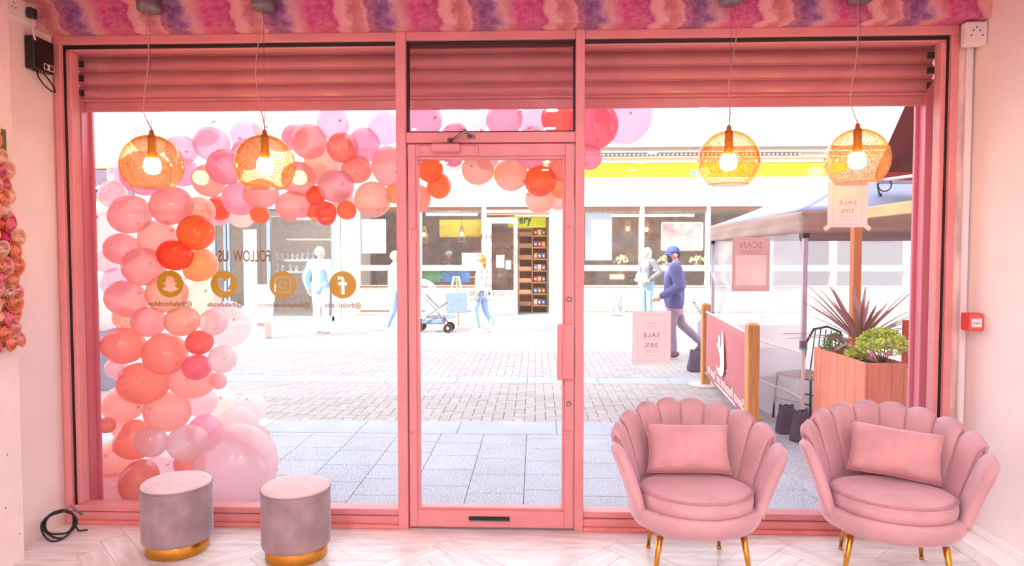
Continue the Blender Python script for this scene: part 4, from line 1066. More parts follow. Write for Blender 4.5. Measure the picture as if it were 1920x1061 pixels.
BAGM = mat('dark_sandbag', (92, 84, 104), 0.85, var=0.1, bump=0.3, bscale=20)
def sandbag(x, y, w, h, lab, rz=0):
    b = MB(); n = 20
    def f(u, v):
        a = 2 * PI * u; sq = 1 - 0.28 * v ** 2
        tuft = 1 + 0.06 * math.sin(5 * a + 4 * v)
        ex = math.copysign(abs(math.cos(a)) ** 0.6, math.cos(a)); ey = math.copysign(abs(math.sin(a)) ** 0.6, math.sin(a))
        return Vector((w / 2 * ex * sq * tuft * (1 if v > .02 else .9), w / 3 * ey * (1 - 0.85 * v ** 1.5) * tuft, h * v + 0.03 * abs(ex) * v ** 3))
    b.grid(f, n, 10); b.grid(lambda u, v: f(u, 0) * Vector((v, v, 1)) if False else Vector((f(u, 0).x * v, f(u, 0).y * v, 0)), n, 1)
    b.grid(lambda u, v: Vector((f(u, 1).x * v, f(u, 1).y * v, h + 0.0)), n, 1)
    o = b.build('sandbag', BAGM); o.location = (x, y, ZG); o.rotation_euler = (0, 0, rz)
    tag(o, lab, 'sandbag', 'dark weight bags')
    MB().tube([(-w * .12, 0, h), (-w * .1, 0, h + .015), (w * .1, 0, h + .015), (w * .12, 0, h)], 0.008, 6).build('strap', BLACK, o)
g = onground(1311, 697); sandbag(g.x, g.y + 0.05, 0.3, 0.28, 'dark weight bag on the paving beside the walking man')
g = onground(1467, 812); sandbag(g.x + 0.03, g.y, 0.17, 0.24, 'dark weight bag left of the gazebo leg')
g = onground(1501, 826); sandbag(g.x, g.y, 0.18, 0.25, 'dark weight bag right of the gazebo leg', 0.3)

# gazebo
GX0, GX1, GY0, GY1 = 2.33, 5.25, 2.27, 5.35
CAN = thinmat('gazebo_canopy_cloth', (168, 174, 208), 0.3, 0.02, 0.5)
VALM = thinmat('gazebo_valance_cloth', (200, 166, 156), 0.3, 0.02, 0.5)
LEGM = mat('gazebo_leg_paint', (196, 180, 200), 0.4, var=0.03)
gz = thing('gazebo', 'folding gazebo with pale canopy and clear side sheet', 'gazebo', (0, 0, 0))
ZE, ZA, ZV = 1.90, 2.62, 1.70
cor = [Vector((GX0, GY0, ZE)), Vector((GX1, GY0, ZE)), Vector((GX1, GY1, ZE)), Vector((GX0, GY1, ZE))]
apex = Vector(((GX0 + GX1) / 2, (GY0 + GY1) / 2, ZA))
for k in range(4):
    a, b_ = cor[k], cor[(k + 1) % 4]
    def f(u_, v_, a=a, b_=b_):
        p = a.lerp(b_, u_).lerp(apex, v_); p.z -= 0.06 * math.sin(PI * v_) * (1 - v_); return p
    o = MB().grid(f, 8, 10).build('canopy_panel', CAN, gz); mo = o.modifiers.new('t', 'SOLIDIFY'); mo.thickness = 0.003
    def g_(u_, v_, a=a, b_=b_):
        p = a.lerp(b_, u_); n_ = (b_ - a).normalized().cross(Vector((0, 0, 1)))
        p = p + n_ * (0.012 * math.sin(u_ * 23 + v_ * 2) * v_ + 0.006 * math.sin(v_ * 14 + u_ * 5)); p.z = ZE + (ZV - ZE) * v_; return p
    o = MB().grid(g_, 26, 6).build('valance', VALM, gz); mo = o.modifiers.new('t', 'SOLIDIFY'); mo.thickness = 0.003
for k, c in enumerate(cor):
    ix = 0.03 if c.x < 3 else -0.03; iy = 0.03 if c.y < 3 else -0.03
    lg = MB().cbox(c.x + ix - 0.02, c.x + ix + 0.02, c.y + iy - 0.02, c.y + iy + 0.02, ZG + 0.8, ZE, 0.003).build('leg', LEGM, gz)
    MB().cbox(c.x + ix - 0.014, c.x + ix + 0.014, c.y + iy - 0.014, c.y + iy + 0.014, ZG, ZG + 0.82, 0.003).build('lower_leg', WHITEPL, lg)
    MB().cbox(c.x + ix - 0.026, c.x + ix + 0.026, c.y + iy - 0.026, c.y + iy + 0.026, ZG + 0.78, ZG + 0.86, 0.004).build('clamp', GREYM, lg)
    MB().cbox(c.x + ix - 0.03, c.x + ix + 0.03, c.y + iy - 0.03, c.y + iy + 0.03, ZE - 0.24, ZE - 0.19, 0.004).build('top_clamp', BLACKP, lg)
    MB().cbox(c.x + ix - 0.035, c.x + ix + 0.035, c.y + iy - 0.035, c.y + iy + 0.035, ZG, ZG + 0.01, 0.002).build('foot_plate', GREYM, lg)
    if k == 0:
        for zz in (0.22, 0.78): MB().cbox(c.x + ix - 0.03, c.x + ix + 0.03, c.y + iy - 0.028, c.y + iy + 0.028, ZG + zz, ZG + zz + 0.012, 0.003).build('blue_tie', mat('blue_tie', (90, 180, 220), 0.5), lg)
SHEET = glassmat('clear_plastic_sheet', (0.97, 0.97, 0.98), 0.05, 4.0, haze=0.55, hazecol=(0.9, 0.88, 0.92), rough=0.15)
def side(u_, v_):
    y = GY0 + 0.1 + u_ * (GY1 - GY0 - 0.12); z = ZG + 0.02 + v_ * (ZV + 0.08)
    w_ = 0.05 * math.sin(u_ * 13 + v_ * 3) * (1 - v_) + 0.02 * math.sin(v_ * 17 + u_ * 4)
    return Vector((GX0 + 0.02 + w_, y, z))
MB().grid(side, 30, 16).build('side_sheet', SHEET, gz)
def back(u_, v_):
    x = GX0 + 0.1 + u_ * (GX1 - GX0 - 0.2); z = ZG + 0.02 + v_ * (ZV + 0.08)
    return Vector((x, GY1 + 0.03 * math.sin(u_ * 20) * (1 - v_), z))
MB().grid(back, 30, 8).build('back_sheet', SHEET, gz)
for zz in (0.35, 0.8): MB().tube([side(k / 30, zz / 2.0) + Vector((-0.006, 0, 0)) for k in range(31)], 0.006, 5).build('sheet_hem', WH, gz)

# planter with plants
PLK = mat('salmon_plank_paint', (236, 142, 118), 0.65, var=0.06, vscale=5, bump=0.15, bscale=30, stretch=(6, 6, 0.8), rand=0.05)
PC = at(1628, 681, 4.72 - 3.63)
PX0, PX1, PY0, PY1, PZ = PC.x - 0.02, PC.x + 0.27, PC.y, PC.y + 0.86, PC.z
pl_ = thing('wooden_planter', 'salmon painted plank planter box outside the right window', 'planter', (0, 0, 0))
n = 6
for k in range(n):
    y0 = PY0 + (PY1 - PY0) * k / n; y1 = PY0 + (PY1 - PY0) * (k + 1) / n
    for x in (PX0, PX1 - 0.022): MB().cbox(x, x + 0.022, y0 + 0.002, y1 - 0.002, ZG, PZ, 0.003).build('plank', PLK, pl_)
for k in range(2):
    x0 = PX0 + 0.022 + (PX1 - PX0 - 0.044) * (0.0, 0.66)[k]; x1 = PX0 + 0.022 + (PX1 - PX0 - 0.044) * (0.66, 1.0)[k]
    for y in (PY0, PY1 - 0.022): MB().cbox(x0 + 0.001, x1 - 0.001, y, y + 0.022, ZG, PZ, 0.003).build('plank', PLK, pl_)
MB().box(PX0 + 0.022, PX1 - 0.022, PY0 + 0.022, PY1 - 0.022, ZG + 0.05, PZ - 0.05).build('soil', mat('dark_soil', (60, 46, 44), 0.95, var=0.25, vscale=30, bump=0.6, bscale=40), pl_)
# cordyline with long strap leaves
CORD_M = mat('bronze_leaf', (168, 112, 112), 0.5, var=0.12, vscale=4)
co = thing('cordyline_plant', 'spiky bronze cordyline in the salmon planter', 'plant', (PX0 + 0.16, PY0 + 0.42, PZ - 0.05))
rl = random.Random(5)
MB().lathe([(0.03, 0), (0.022, 0.12), (0.018, 0.16)], 10).build('stem', mat('plant_stem', (120, 90, 70), 0.8), co)
for k in range(46):
    az = rl.uniform(0, 2 * PI); el = rl.uniform(0.02, 1.0); L_ = rl.uniform(0.46, 0.66); w = rl.uniform(0.012, 0.018)
    d = Vector((math.cos(az) * math.cos(el), math.sin(az) * math.cos(el), math.sin(el)))
    sd_ = d.cross(Vector((0, 0, 1))).normalized()
    b = MB()
    def f(u_, v_, d=d, sd_=sd_, L_=L_, w=w):
        p = Vector((0, 0, 0.14)) + d * (L_ * v_); p.z -= 0.10 * v_ * v_ * math.cos(el)
        ww = w * math.sin(PI * min(1, 0.12 + v_ * 0.88)) ** 0.7 + 0.0004
        return p + sd_ * (ww * (2 * u_ - 1)) + Vector((0, 0, 0.004 * abs(2 * u_ - 1)))
    b.grid(f, 2, 7).build('leaf', CORD_M, co)
# leafy green shrub
def shrub(lab, x, y, z, r, n, m, leafL, seed, nm='leafy_shrub', flowers=0, sq=0.8):
    t = thing(nm, lab, 'plant', (x, y, z)); rs = random.Random(seed)
    b = MB()
    for k in range(7):
        a = rs.uniform(0, 6.28); b.tube([(0, 0, 0), (0.5 * r * math.cos(a), 0.5 * r * math.sin(a), r * 0.9)], [0.006, 0.003], 5)
    b.build('stem', MATS['plant_stem'], t)
    b = MB()
    for k in range(n):
        a, e = rs.uniform(0, 6.28), rs.uniform(-0.2, 1.5); rr = r * rs.uniform(0.7, 1.05)
        c = Vector((rr * math.cos(a) * math.cos(e), rr * math.sin(a) * math.cos(e), r * 0.75 + rr * math.sin(e) * sq))
        up_ = Vector((rs.uniform(-1, 1), rs.uniform(-1, 1), rs.uniform(-.2, 1))).normalized(); s1 = up_.orthogonal().normalized()
        L_ = leafL * rs.uniform(.7, 1.2)
        b.add([c, c + up_ * L_ * .5 + s1 * L_ * .28, c + up_ * L_, c + up_ * L_ * .5 - s1 * L_ * .28], [(0, 1, 2, 3)], True)
    o = b.build('foliage', m, t); o['kind'] = 'stuff'
    for k in range(flowers):
        a = rs.uniform(3.4, 6.0)
        MB().ball((r * .95 * math.cos(a), r * .95 * math.sin(a), r * rs.uniform(.3, .8)), 0.022, 8, 5, (1, 1, .7)).build('flower', mat('violet_petal', (214, 120, 190), 0.6), t)
    return t
GRN = mat('lime_leaf', (196, 210, 84), 0.6, var=0.2, vscale=20)
GRN2 = mat('mid_green_leaf', (110, 150, 70), 0.6, var=0.2, vscale=20)
shrub('round lime green shrub with pink flowers in the salmon planter', PX0 + 0.20, PY0 + 0.17, PZ - 0.045, 0.168, 2200, GRN, 0.03, 1, flowers=4)
shrub('small lime green bush at the middle of the salmon planter', PX0 + 0.07, PY0 + 0.30, PZ - 0.06, 0.08, 500, GRN, 0.024, 2)
shrub('small mid green bush at the far end of the salmon planter', PX0 + 0.08, PY0 + 0.66, PZ - 0.06, 0.10, 420, GRN2, 0.03, 3, sq=1.1)
# wooden post with beam, red panel beyond
ORP = mat('orange_stained_wood', (224, 138, 92), 0.55, var=0.07, vscale=5, stretch=(6, 6, 0.8))
pp = at(1603, 560, 5.70 - 3.63)
pg_ = thing('pergola_post', 'orange wooden post carrying a beam behind the planter', 'post', (pp.x, pp.y, ZG))
zb = at(1603, 412, pp.y).z - ZG
MB().cbox(-0.035, 0.035, -0.035, 0.035, 0, zb, 0.005).build('post', ORP, pg_)
MB().cbox(-0.03, 0.03, -(pp.y - 0.43), 0.04, zb, zb + 0.09, 0.004).build('beam', mat('pale_beam_wood', (236, 188, 130), 0.6, var=0.06, vscale=5, stretch=(6, .8, 6)), pg_)
q = at(1706, 600, 5.1 - 3.63); q2 = at(1706, 690, 5.1 - 3.63)
rp_ = thing('painted_board', 'weathered red painted board beyond the planter', 'board', (q.x, q.y, 0))
MB().cbox(-0.05, 0.06, -0.015, 0.015, q2.z, q.z, 0.004).build('red_panel', mat('worn_red_paint', (222, 84, 72), 0.7, var=0.12, vscale=7), rp_)
MB().cbox(-0.05, 0.06, -0.013, 0.013, ZG, q2.z, 0.004).build('bare_wood', mat('bare_board', (220, 196, 170), 0.7, var=0.08), rp_)
# bistro chair inside the gazebo
bc = thing('bistro_chair', 'dark metal bistro chair with woven seat behind the gazebo leg', 'chair', (2.66, 2.95, ZG), math.radians(-60))
DM = mat('dark_metal', (60, 48, 46), 0.5, metal=0.5, var=0.1)
for (a, b_) in ((-.19, -.19), (.19, -.19), (-.19, .19), (.19, .19)):
    MB().tube([(a, b_, 0.45), (a * 1.12, b_ * 1.15, 0)], 0.011, 8).build('leg', DM, bc)
st_ = MB().cbox(-.21, .21, -.21, .21, .43, .455, .01).build('seat', mat('woven_seat', (170, 150, 130), 0.7, var=0.3, vscale=40), bc)
MB().tube([(-.2, .19, .45), (-.21, .25, .72), (-.15, .28, .86), (0, .29, .90), (.15, .28, .86), (.21, .25, .72), (.2, .19, .45)], 0.012, 8).build('back_frame', DM, bc)
for x in (-.12, -.06, 0, .06, .12): MB().tube([(x, .2, .45), (x, .27, .87)], 0.006, 6).build('back_spindle', DM, bc)
MB().tube([(-.2, -.2, .2), (.2, -.2, .2)], .008, 6).build('stretcher', DM, bc); MB().tube([(-.2, .2, .2), (.2, .2, .2)], .008, 6).build('stretcher', DM, bc)
# maroon awning of the neighbour with a string of bulbs
AWM = thinmat('maroon_awning_cloth', (150, 70, 74), 0.25, 0.02, 0.6)
aw = thing('maroon_awning', 'maroon fabric awning at the upper right with a red edge', 'awning', (0, 0, 0))
yA = 6.35 - 3.63; fa_ = at(1641, 338, yA)
ax0, ax1, az_ = fa_.x, fa_.x + 3.0, fa_.z
slope = 1.12
def awf(u_, v_):
    y = yA + (0.43 - yA) * v_; return Vector((ax0 + (ax1 - ax0) * u_, y, az_ + 0.08 + (yA - y) * slope - 0.05 * math.sin(PI * v_)))
o = MB().grid(awf, 12, 10).build('canopy', AWM, aw); mo = o.modifiers.new('t', 'SOLIDIFY'); mo.thickness = 0.006
MB().cbox(ax0, ax1, yA - 0.004, yA + 0.004, az_ - 0.0, az_ + 0.085, 0.002).build('valance', mat('red_valance', (214, 60, 56), 0.7), aw)
MB().tube([(ax0 - 0.03, yA - 0.02, az_ - 0.02), (ax1, yA - 0.02, az_ - 0.02)], 0.018, 10).build('front_bar', WHITEPL, aw)
MB().tube([(ax0 + 0.05, yA, az_), (ax0 + 0.05, 0.43, az_ - 0.1)], 0.016, 8).build('folding_arm', WHITEPL, aw)
def hbulb(px, py, lab, drop):
    c = at(px, py, yA - 0.05)
    t = thing('festoon_bulb', lab, 'light bulb', (c.x, c.y, c.z), group='festoon bulbs')
    MB().tube([(0, 0, 0.04), (-0.02, 0, 0.10), (-0.03, 0, drop)], 0.008, 8).build('cable', BLACKP, t)
    MB().tube([(0.06 * math.cos(a) + 0.04, 0, 0.14 + 0.06 * math.sin(a)) for a in [2 * PI * i / 18 for i in range(18)]], 0.006, 6, closed=True).build('cable_loop', BLACKP, t)
    MB().lathe([(0.028, 0.0), (0.026, 0.012), (0.017, 0.02), (0.017, 0.06)], 12).build('lamp_holder', BLACKP, t)
    MB().lathe([(1e-5, -0.05), (0.016, -0.046), (0.026, -0.03), (0.026, -0.012), (0.018, 0.0)], 12).build('glass_bulb', emis('festoon_glow', (255, 226, 180), 6.0), t)
hbulb(1650, 375, 'hanging festoon bulb left of the awning arm', 0.24)
hbulb(1722, 360, 'hanging festoon bulb at the right window edge', 0.17)
# ================================================================== SHOPS ACROSS THE STREET
YS = 14.3
def X(px, Y=YS): return at(px, 480, Y).x
def Z(py, Y=YS): return at(1000, py, Y).z
CRM = mat('cream_shopfront_paint', (236, 226, 214), 0.7, var=0.03)
BRW = mat('brown_shopfront_trim', (150, 112, 92), 0.6, var=0.06)
YEL = mat('yellow_fascia', (214, 140, 6), 0.6, var=0.04)
SGL = glassmat('shop_glass', (0.93, 0.94, 0.95), 0.05, 4.0)
INT = mat('dim_shop_wall', (172, 150, 134), 0.85, var=0.15, vscale=3)
bs = structE('shop_building', 'cream shopfront across the street with yellow fascia', 'building')
xl, xr = X(632), X(1960)
def B(name, x0, x1, z0, z1, y0=0.0, y1=0.2, m=CRM, par=bs, c=0.01): return MB().cbox(x0, x1, YS + y0, YS + y1, z0, z1, c).build(name, m, par)
zf0, zf1 = Z(388), Z(334)
B('fascia', xl, xr, zf0, zf1, -0.12, 0.3)
yb = MB().add([(xl + 4.2, YS - 0.12, zf1), (xr, YS - 0.12, zf1), (xr, YS + 0.25, zf1 + 0.42), (xl + 4.2, YS + 0.25, zf1 + 0.42), (xl + 4.2, YS + 0.3, zf1), (xr, YS + 0.3, zf1)], [(0, 1, 2, 3), (0, 4, 5, 1), (0, 3, 4), (1, 5, 2), (3, 2, 5, 4)]).build('yellow_band', YEL, bs)
em = MB().lathe([(0.13, 0), (0.13, 0.02), (0.115, 0.03)], 24, M=Matrix.Translation((X(1298), YS - 0.02, Z(327))) @ Matrix.Rotation(math.radians(80), 4, 'X')).build('round_emblem', mat('emblem_yellow', (230, 200, 60), 0.6), bs)
MB().lathe([(0.09, 0), (0.085, 0.012)], 20, M=Matrix.Translation((X(1298), YS - 0.048, Z(327))) @ Matrix.Rotation(math.radians(80), 4, 'X')).build('emblem_disc', mat('emblem_teal', (90, 190, 180), 0.6), em)
zw = zf1 + 0.42
B('upper_wall', xl, xr, zw, zw + 0.42, 0.25, 0.5)
for k in range(3):
    B('cornice', xl, xr, zw + 0.12 + 0.14 * k, zw + 0.155 + 0.14 * k, 0.14 - 0.05 * k, 0.3, mat('cornice_stone', (206, 200, 196), 0.8))
for k in range(46): B('dentil', X(1130) + k * 0.115, X(1130) + k * 0.115 + 0.05, zw + 0.19, zw + 0.235, 0.12, 0.26, mat('cornice_stone', (206, 200, 196), 0.8), c=0.004)
zsill = Z(535); zbar0, zbar1 = Z(508), Z(497); ztp = zf0
# piers and bays: (left px, right px, kind)
bays = [(675, 775, 'w'), (790, 903, 'w'), (912, 1030, 'd'), (1095, 1199, 'w'), (1208, 1324, 'w'), (1332, 1440, 'w'), (1450, 1560, 'w'), (1570, 1700, 'w'), (1710, 1900, 'w')]
prev = 632
for (a, b_, kd) in bays:
    B('pier', X(prev), X(a), ZG, ztp); prev = b_
    if kd == 'w':
        w_ = B('stall_riser', X(a), X(b_), ZG, zsill, 0.0, 0.2)
        MB().cbox(X(a), X(b_), YS - 0.06, YS + 0.05, zsill - 0.06, zsill - 0.02, 0.01).build('sill_moulding', BRW, w_)
        MB().cbox(X(a), X(b_), YS - 0.02, YS + 0.04, ZG + 0.1, ZG + 0.13, 0.01).build('plinth_line', BRW, w_)
        B('glazing_bar', X(a), X(b_), zbar0, zbar1, 0.0, 0.1)
        B('head_trim', X(a), X(b_), ztp - 0.09, ztp, 0.0, 0.12, BRW)
        wn = B('window_pane', X(a), X(b_), zsill, ztp - 0.09, 0.05, 0.056, SGL, c=0.001)
    else:
        B('head_trim', X(a), X(b_), ztp - 0.06, ztp, 0.0, 0.12, BRW); B('door_head', X(a), X(b_), ztp - 0.22, ztp - 0.16, 0.0, 0.15, BRW)
        B('fanlight_panel', X(a), X(b_), ztp - 0.16, ztp - 0.06, 0.02, 0.1)
B('pier', X(prev), X(1960), ZG, ztp)
for (a, b_) in ((-0.0, 0.35),): B('roof_slab', xl, xr, ztp + 0.02, ztp + 0.1, 0.3, 4.2, CRM)
B('rear_wall', xl, xr, ZG, ztp + 0.05, 4.0, 4.2, INT); B('shop_floor', xl, xr, ZG, ZG + 0.01, 0.2, 4.0, mat('grey_shop_floor', (140, 150, 162), 0.6)); B('end_wall', xl, xl + 0.1, ZG, ztp + 0.05, 0.2, 4.0, INT); B('end_wall', xr - 0.1, xr, ZG, ztp + 0.05, 0.2, 4.0, INT)
# yellow-green wall panels and bakery sign
YG_M = mat('lime_sign_panel', (206, 214, 40), 0.6, var=0.03)
for (a, b_, c_, d_) in ((800, 905, 402, 440),): B('lime_panel', X(a), X(b_), Z(d_), Z(c_), 2.4, 2.45, mat('yellow_wall_panel', (222, 196, 60), 0.7, var=0.08))
sg = thing('bakery_sign', 'lime green sign panel ending in ery inside the shop doorway', 'sign', (X(990, YS + .6), YS + 0.6, Z(416, YS + .6)))
wS = X(1028, YS + .6) - X(968, YS + .6)
MB().cbox(-wS * 0.62, wS * 0.55, -0.02, 0.02, -0.16, 0.16, 0.004).build('panel', YG_M, sg)
link('sign_letters', fit_text('ery', 0.34, 0.24, mat('dark_green_letter', (36, 84, 44), 0.6), 0.003, bold=0.002), sg, (-wS * 0.08, -0.024, 0.0), (PI / 2, 0, 0))
# open glazed door leaf
dl = thing('shop_door', 'white glazed shop door standing half open across the street', 'door', (X(941), YS + 0.1, 0))
hw = (X(970) - X(912)) / 2; zt_, zb_ = Z(407), ZG + 0.02
for (a, b_) in ((-hw, -hw + 0.13), (hw - 0.10, hw)): MB().cbox(a, b_, -0.02, 0.02, zb_, zt_, 0.004).build('stile', CRM, dl)
for (a, b_) in ((zb_, Z(545)), (zt_ - 0.16, zt_)): MB().cbox(-hw + 0.13, hw - 0.10, -0.02, 0.02, a, b_, 0.004).build('rail', CRM, dl)
MB().box(-hw + 0.13, hw - 0.10, -0.003, 0.003, Z(545), zt_ - 0.16).build('pane', SGL, dl)
MB().tube([(hw - 0.05, -0.05, Z(495)), (hw - 0.05, -0.05, Z(465))], 0.015, 8).build('handle', GOLD, dl)
for (a, b_, c_, d_) in ((-0.16, 0.06, 478, 502), (0.1, 0.24, 488, 505)): MB().box(a, b_, -0.008, -0.004, Z(d_), Z(c_)).build('notice', WH, dl)
# wooden shelf unit with packets in the doorway
WOOD = mat('bakery_wood', (168, 124, 88), 0.7, var=0.12, vscale=5, stretch=(6, 6, 1))
ysu = YS + 0.9
su = thing('bread_shelves', 'wooden bread shelves with yellow edges inside the shop doorway', 'shelf', (0, ysu, ZG + 0.012))
sx0, sx1, sx2 = X(972, ysu), X(998, ysu), X(1027, ysu); zt2 = Z(424, ysu) - ZG
def S(name, *a, m=WOOD, c=0.004): return MB().cbox(*a, c).build(name, m, su)
S('side_panel', sx0, sx0 + 0.03, 0, 0.4, 0, zt2 - 0.1); S('side_panel', sx1 - 0.015, sx1 + 0.015, 0, 0.4, 0, zt2 + 0.1); S('side_panel', sx2 - 0.03, sx2, 0, 0.4, 0, zt2 + 0.1)
S('back_panel', sx0, sx2, 0.38, 0.4, 0, zt2)
MB().prism([(sx0, zt2 - 0.1)] + [((sx0 + sx1) / 2 - (sx1 - sx0) / 2 * math.cos(PI * k / 10), zt2 - 0.1 + 0.14 * math.sin(PI * k / 10)) for k in range(1, 10)] + [(sx1, zt2 - 0.1)], 0.0, 0.03).build('arched_top', WOOD, su)
shelfz = []
for k in range(7):
    z = 0.18 + k * (zt2 - 0.15) / 7; shelfz.append(z)
    S('shelf', sx0, sx1, 0, 0.38, z, z + 0.025); o = S('shelf', sx1, sx2, 0, 0.38, z, z + 0.025)
    MB().cbox(sx1 + 0.02, sx2 - 0.03, -0.012, 0, z - 0.01, z + 0.03, 0.003).build('yellow_edge', YEL, o)
    S('tray_front', sx0 + 0.03, sx1 - 0.015, -0.01, 0.0, z + 0.02, z + 0.13)
PKC = [('orange', (232, 140, 40)), ('brown', (150, 96, 60)), ('blue', (60, 110, 170)), ('cream', (232, 212, 180)), ('purple', (140, 100, 150)), ('red', (200, 60, 50))]
pkm = [MB().cbox(-0.055, 0.055, -0.05, 0.05, 0, 0.17, 0.012).mesh('food_packet', mat('packet_' + n_, c_, 0.5, var=0.15, vscale=18)) for n_, c_ in PKC]
rk = random.Random(9)
for k, z in enumerate(shelfz):
    for i in range(3):
        ci = rk.randrange(6); o = link('food_packet', pkm[ci], None, (sx1 + 0.09 + i * 0.115, ysu + 0.12, ZG + 0.012 + z + 0.026))
        lb = MB().box(-0.03, 0.03, -0.0515, -0.0495, 0.05, 0.11).build('packet_label', WH, o)
        tag(o, '%s food packet, %s from left on the %s bakery shelf up' % (PKC[ci][0], ORD(i + 1), ORD(k + 1)), 'packet', 'packets on the bakery shelves')
for k, z in enumerate(shelfz[1:5]):
    o = MB().ball(((sx0 + sx1) / 2, ysu + 0.16, ZG + 0.012 + z + 0.09), 0.07, 12, 8, (1.6, 1, .85)).build('bread_loaf', mat('bread_crust', (186, 122, 60), 0.7, var=0.2, vscale=10)); 
    tag(o, 'brown loaf of bread on the %s tray of the bakery shelves' % ORD(k + 2), 'bread', 'loaves on the bakery shelves')
# cage pendant lamps behind the far windows
CG = mat('wire_brass', (214, 176, 110), 0.4, metal=0.6)
def cage(px, py, Y, lab):
    c = at(px, py, Y); t = thing('cage_lamp', lab, 'pendant lamp', (c.x, c.y, c.z), group='cage lamps in the far shop')
    for k in range(6):
        a = 2 * PI * k / 6; MB().tube([(0.05 * math.cos(a), 0.05 * math.sin(a), 0.22), (0.12 * math.cos(a), 0.12 * math.sin(a), -0.08), (0.1 * math.cos(a), 0.1 * math.sin(a), -0.2)], 0.009, 5).build('cage_wire', CG, t)
    MB().lathe([(0.1, -0.2), (0.11, -0.19), (0.1, -0.18)], 16).build('cage_ring', CG, t); MB().lathe([(0.055, 0.2), (0.055, 0.24), (0.02, 0.28)], 12).build('cap', CG, t)
    MB().tube([(0, 0, 0.28), (0, 0, Z(390) - c.z)], 0.006, 5).build('cord', BLACKP, t)
    MB().ball((0, 0, 0.03), 0.05, 10, 8, (1, 1, 1.3)).build('bulb', emis('cage_glow', (255, 230, 190), 12.0), t)
for k, (px, py) in enumerate(((795, 442), (866, 441), (1177, 431), (1212, 432))): cage(px, py, YS + 0.9, '%s cage lamp from the left in the shop across the street' % ORD(k + 1))
# things in the far windows
POSM = mat('pale_blue_poster', (206, 218, 226), 0.6, var=0.08, vscale=2)
def board(nm, a, b_, c_, d_, y, m, lab, cat, fr=None):
    t = thing(nm, lab, cat, ((X(a, YS + y) + X(b_, YS + y)) / 2, YS + y, (Z(c_, YS + y) + Z(d_, YS + y)) / 2))
    w2, h2 = (X(b_, YS + y) - X(a, YS + y)) / 2, (Z(c_, YS + y) - Z(d_, YS + y)) / 2
    MB().cbox(-w2, w2, -0.006, 0.006, -h2, h2, 0.002).build('sheet', m, t)
    if fr: 
        for q in ((-w2, w2, h2 - .03, h2), (-w2, w2, -h2, -h2 + .03), (-w2, -w2 + .03, -h2, h2), (w2 - .03, w2, -h2, h2)): MB().cbox(q[0], q[1], -0.014, -0.006, q[2], q[3], 0.002).build('edge', fr, t)
    return t
board('window_poster', 1097, 1147, 399, 488, 0.12, POSM, 'large pale blue poster in the far shop window right of the door', 'poster')
board('window_poster', 1239, 1318, 417, 470, 0.12, mat('mixed_poster', (206, 176, 170), 0.6, var=0.25, vscale=2.5), 'pinkish picture poster in the far shop window behind the capped man', 'poster', WH)
board('window_poster', 678, 724, 410, 475, 0.12, WH, 'plain white poster in the far shop window left of the door frame', 'poster')
board('window_poster', 866, 905, 474, 497, 0.10, WH, 'small white notice in the far shop window above the easel', 'poster')
board('window_poster', 829, 880, 510, 529, 0.12, mat('blue_print_poster', (66, 130, 190), 0.6, var=0.3, vscale=5), 'low blue picture panel in the far shop window', 'poster')
board('window_poster', 793, 826, 507, 529, 0.12, mat('green_print_poster', (80, 150, 96), 0.6, var=0.2, vscale=5), 'low green picture panel in the far shop window', 'poster')
board('crate_front', 1142, 1172, 512, 524, 0.14, mat('crate_white', (240, 236, 228), 0.7), 'white crate front low in the far shop window', 'crate', PINE)
for k, px in enumerate((1166, 1247, 1307)):
    y = YS + 0.22; t = thing('flower_pot', 'white flowers in a pot, %s from the left behind the far window bar' % ORD(k + 1), 'flowers', (X(px, y), y, zbar1 - 0.09), group='flower pots in the far window')
    MB().cbox(-0.2, 0.2, -0.1, 0.1, -0.03, 0.0, 0.005).build('ledge', CRM, t)
    MB().lathe([(0.07, 0), (0.1, 0.14), (0.09, 0.14)], 12).build('pot', mat('clay_pot', (190, 120, 84), 0.7), t)
    b = MB(); rs = random.Random(k)
    for i in range(40):
        a, e = rs.uniform(0, 6.28), rs.uniform(0, 1.5); b.ball((0.21 * math.cos(a) * math.cos(e), 0.14 * math.sin(a) * math.cos(e), 0.16 + 0.17 * math.sin(e) * rs.uniform(.5, 1.1)), 0.032, 6, 4)
    o = b.build('blossom', mat('white_blossom', (206, 216, 160), 0.7, var=0.2, vscale=30), t); o['kind'] = 'stuff'
# counter inside the bakery window
ct = thing('bakery_counter', 'wood bakery counter behind the far shop window', 'counter', (X(850, YS + 1.6), YS + 1.6, ZG + 0.012))
MB().cbox(-1.3, 0.75, -0.3, 0.3, 0, 0.95, 0.01).build('body', WOOD, ct); MB().cbox(-1.35, 0.8, -0.34, 0.34, 0.95, 0.99, 0.005).build('worktop', CRM, ct)

# strip lights and a worker in the bakery
STRIP = emis('strip_glow', (250, 250, 240), 45.0)
def strip(x0, x1, y, z, lab):
    t = thing('strip_light', lab, 'ceiling light', ((x0 + x1) / 2, y, z))
    h = (x1 - x0) / 2
    MB().cbox(-h - .03, h + .03, -.06, .06, 0.03, .07, .005).build('housing', WHITEPL, t)
    MB().tube([(-h, 0, 0), (h, 0, 0)], .025, 8).build('tube', STRIP, t)
    for s in (-1, 1): MB().tube([(s * h * .8, 0, .07), (s * h * .8, 0, .0 + ZSC - z)], .006, 5).build('hanger', GREYM, t)
ZSC = ztp + 0.02
strip(X(800, YS + 1.5), X(895, YS + 1.5), YS + 1.5, Z(402, YS + 1.5), 'strip light inside the bakery window left of its door')
strip(X(965, YS + 1.7), X(1040, YS + 1.7), YS + 1.9, ztp - 0.12, 'added strip light brightening the bakery doorway')  # unseen lamp, added to brighten the doorway
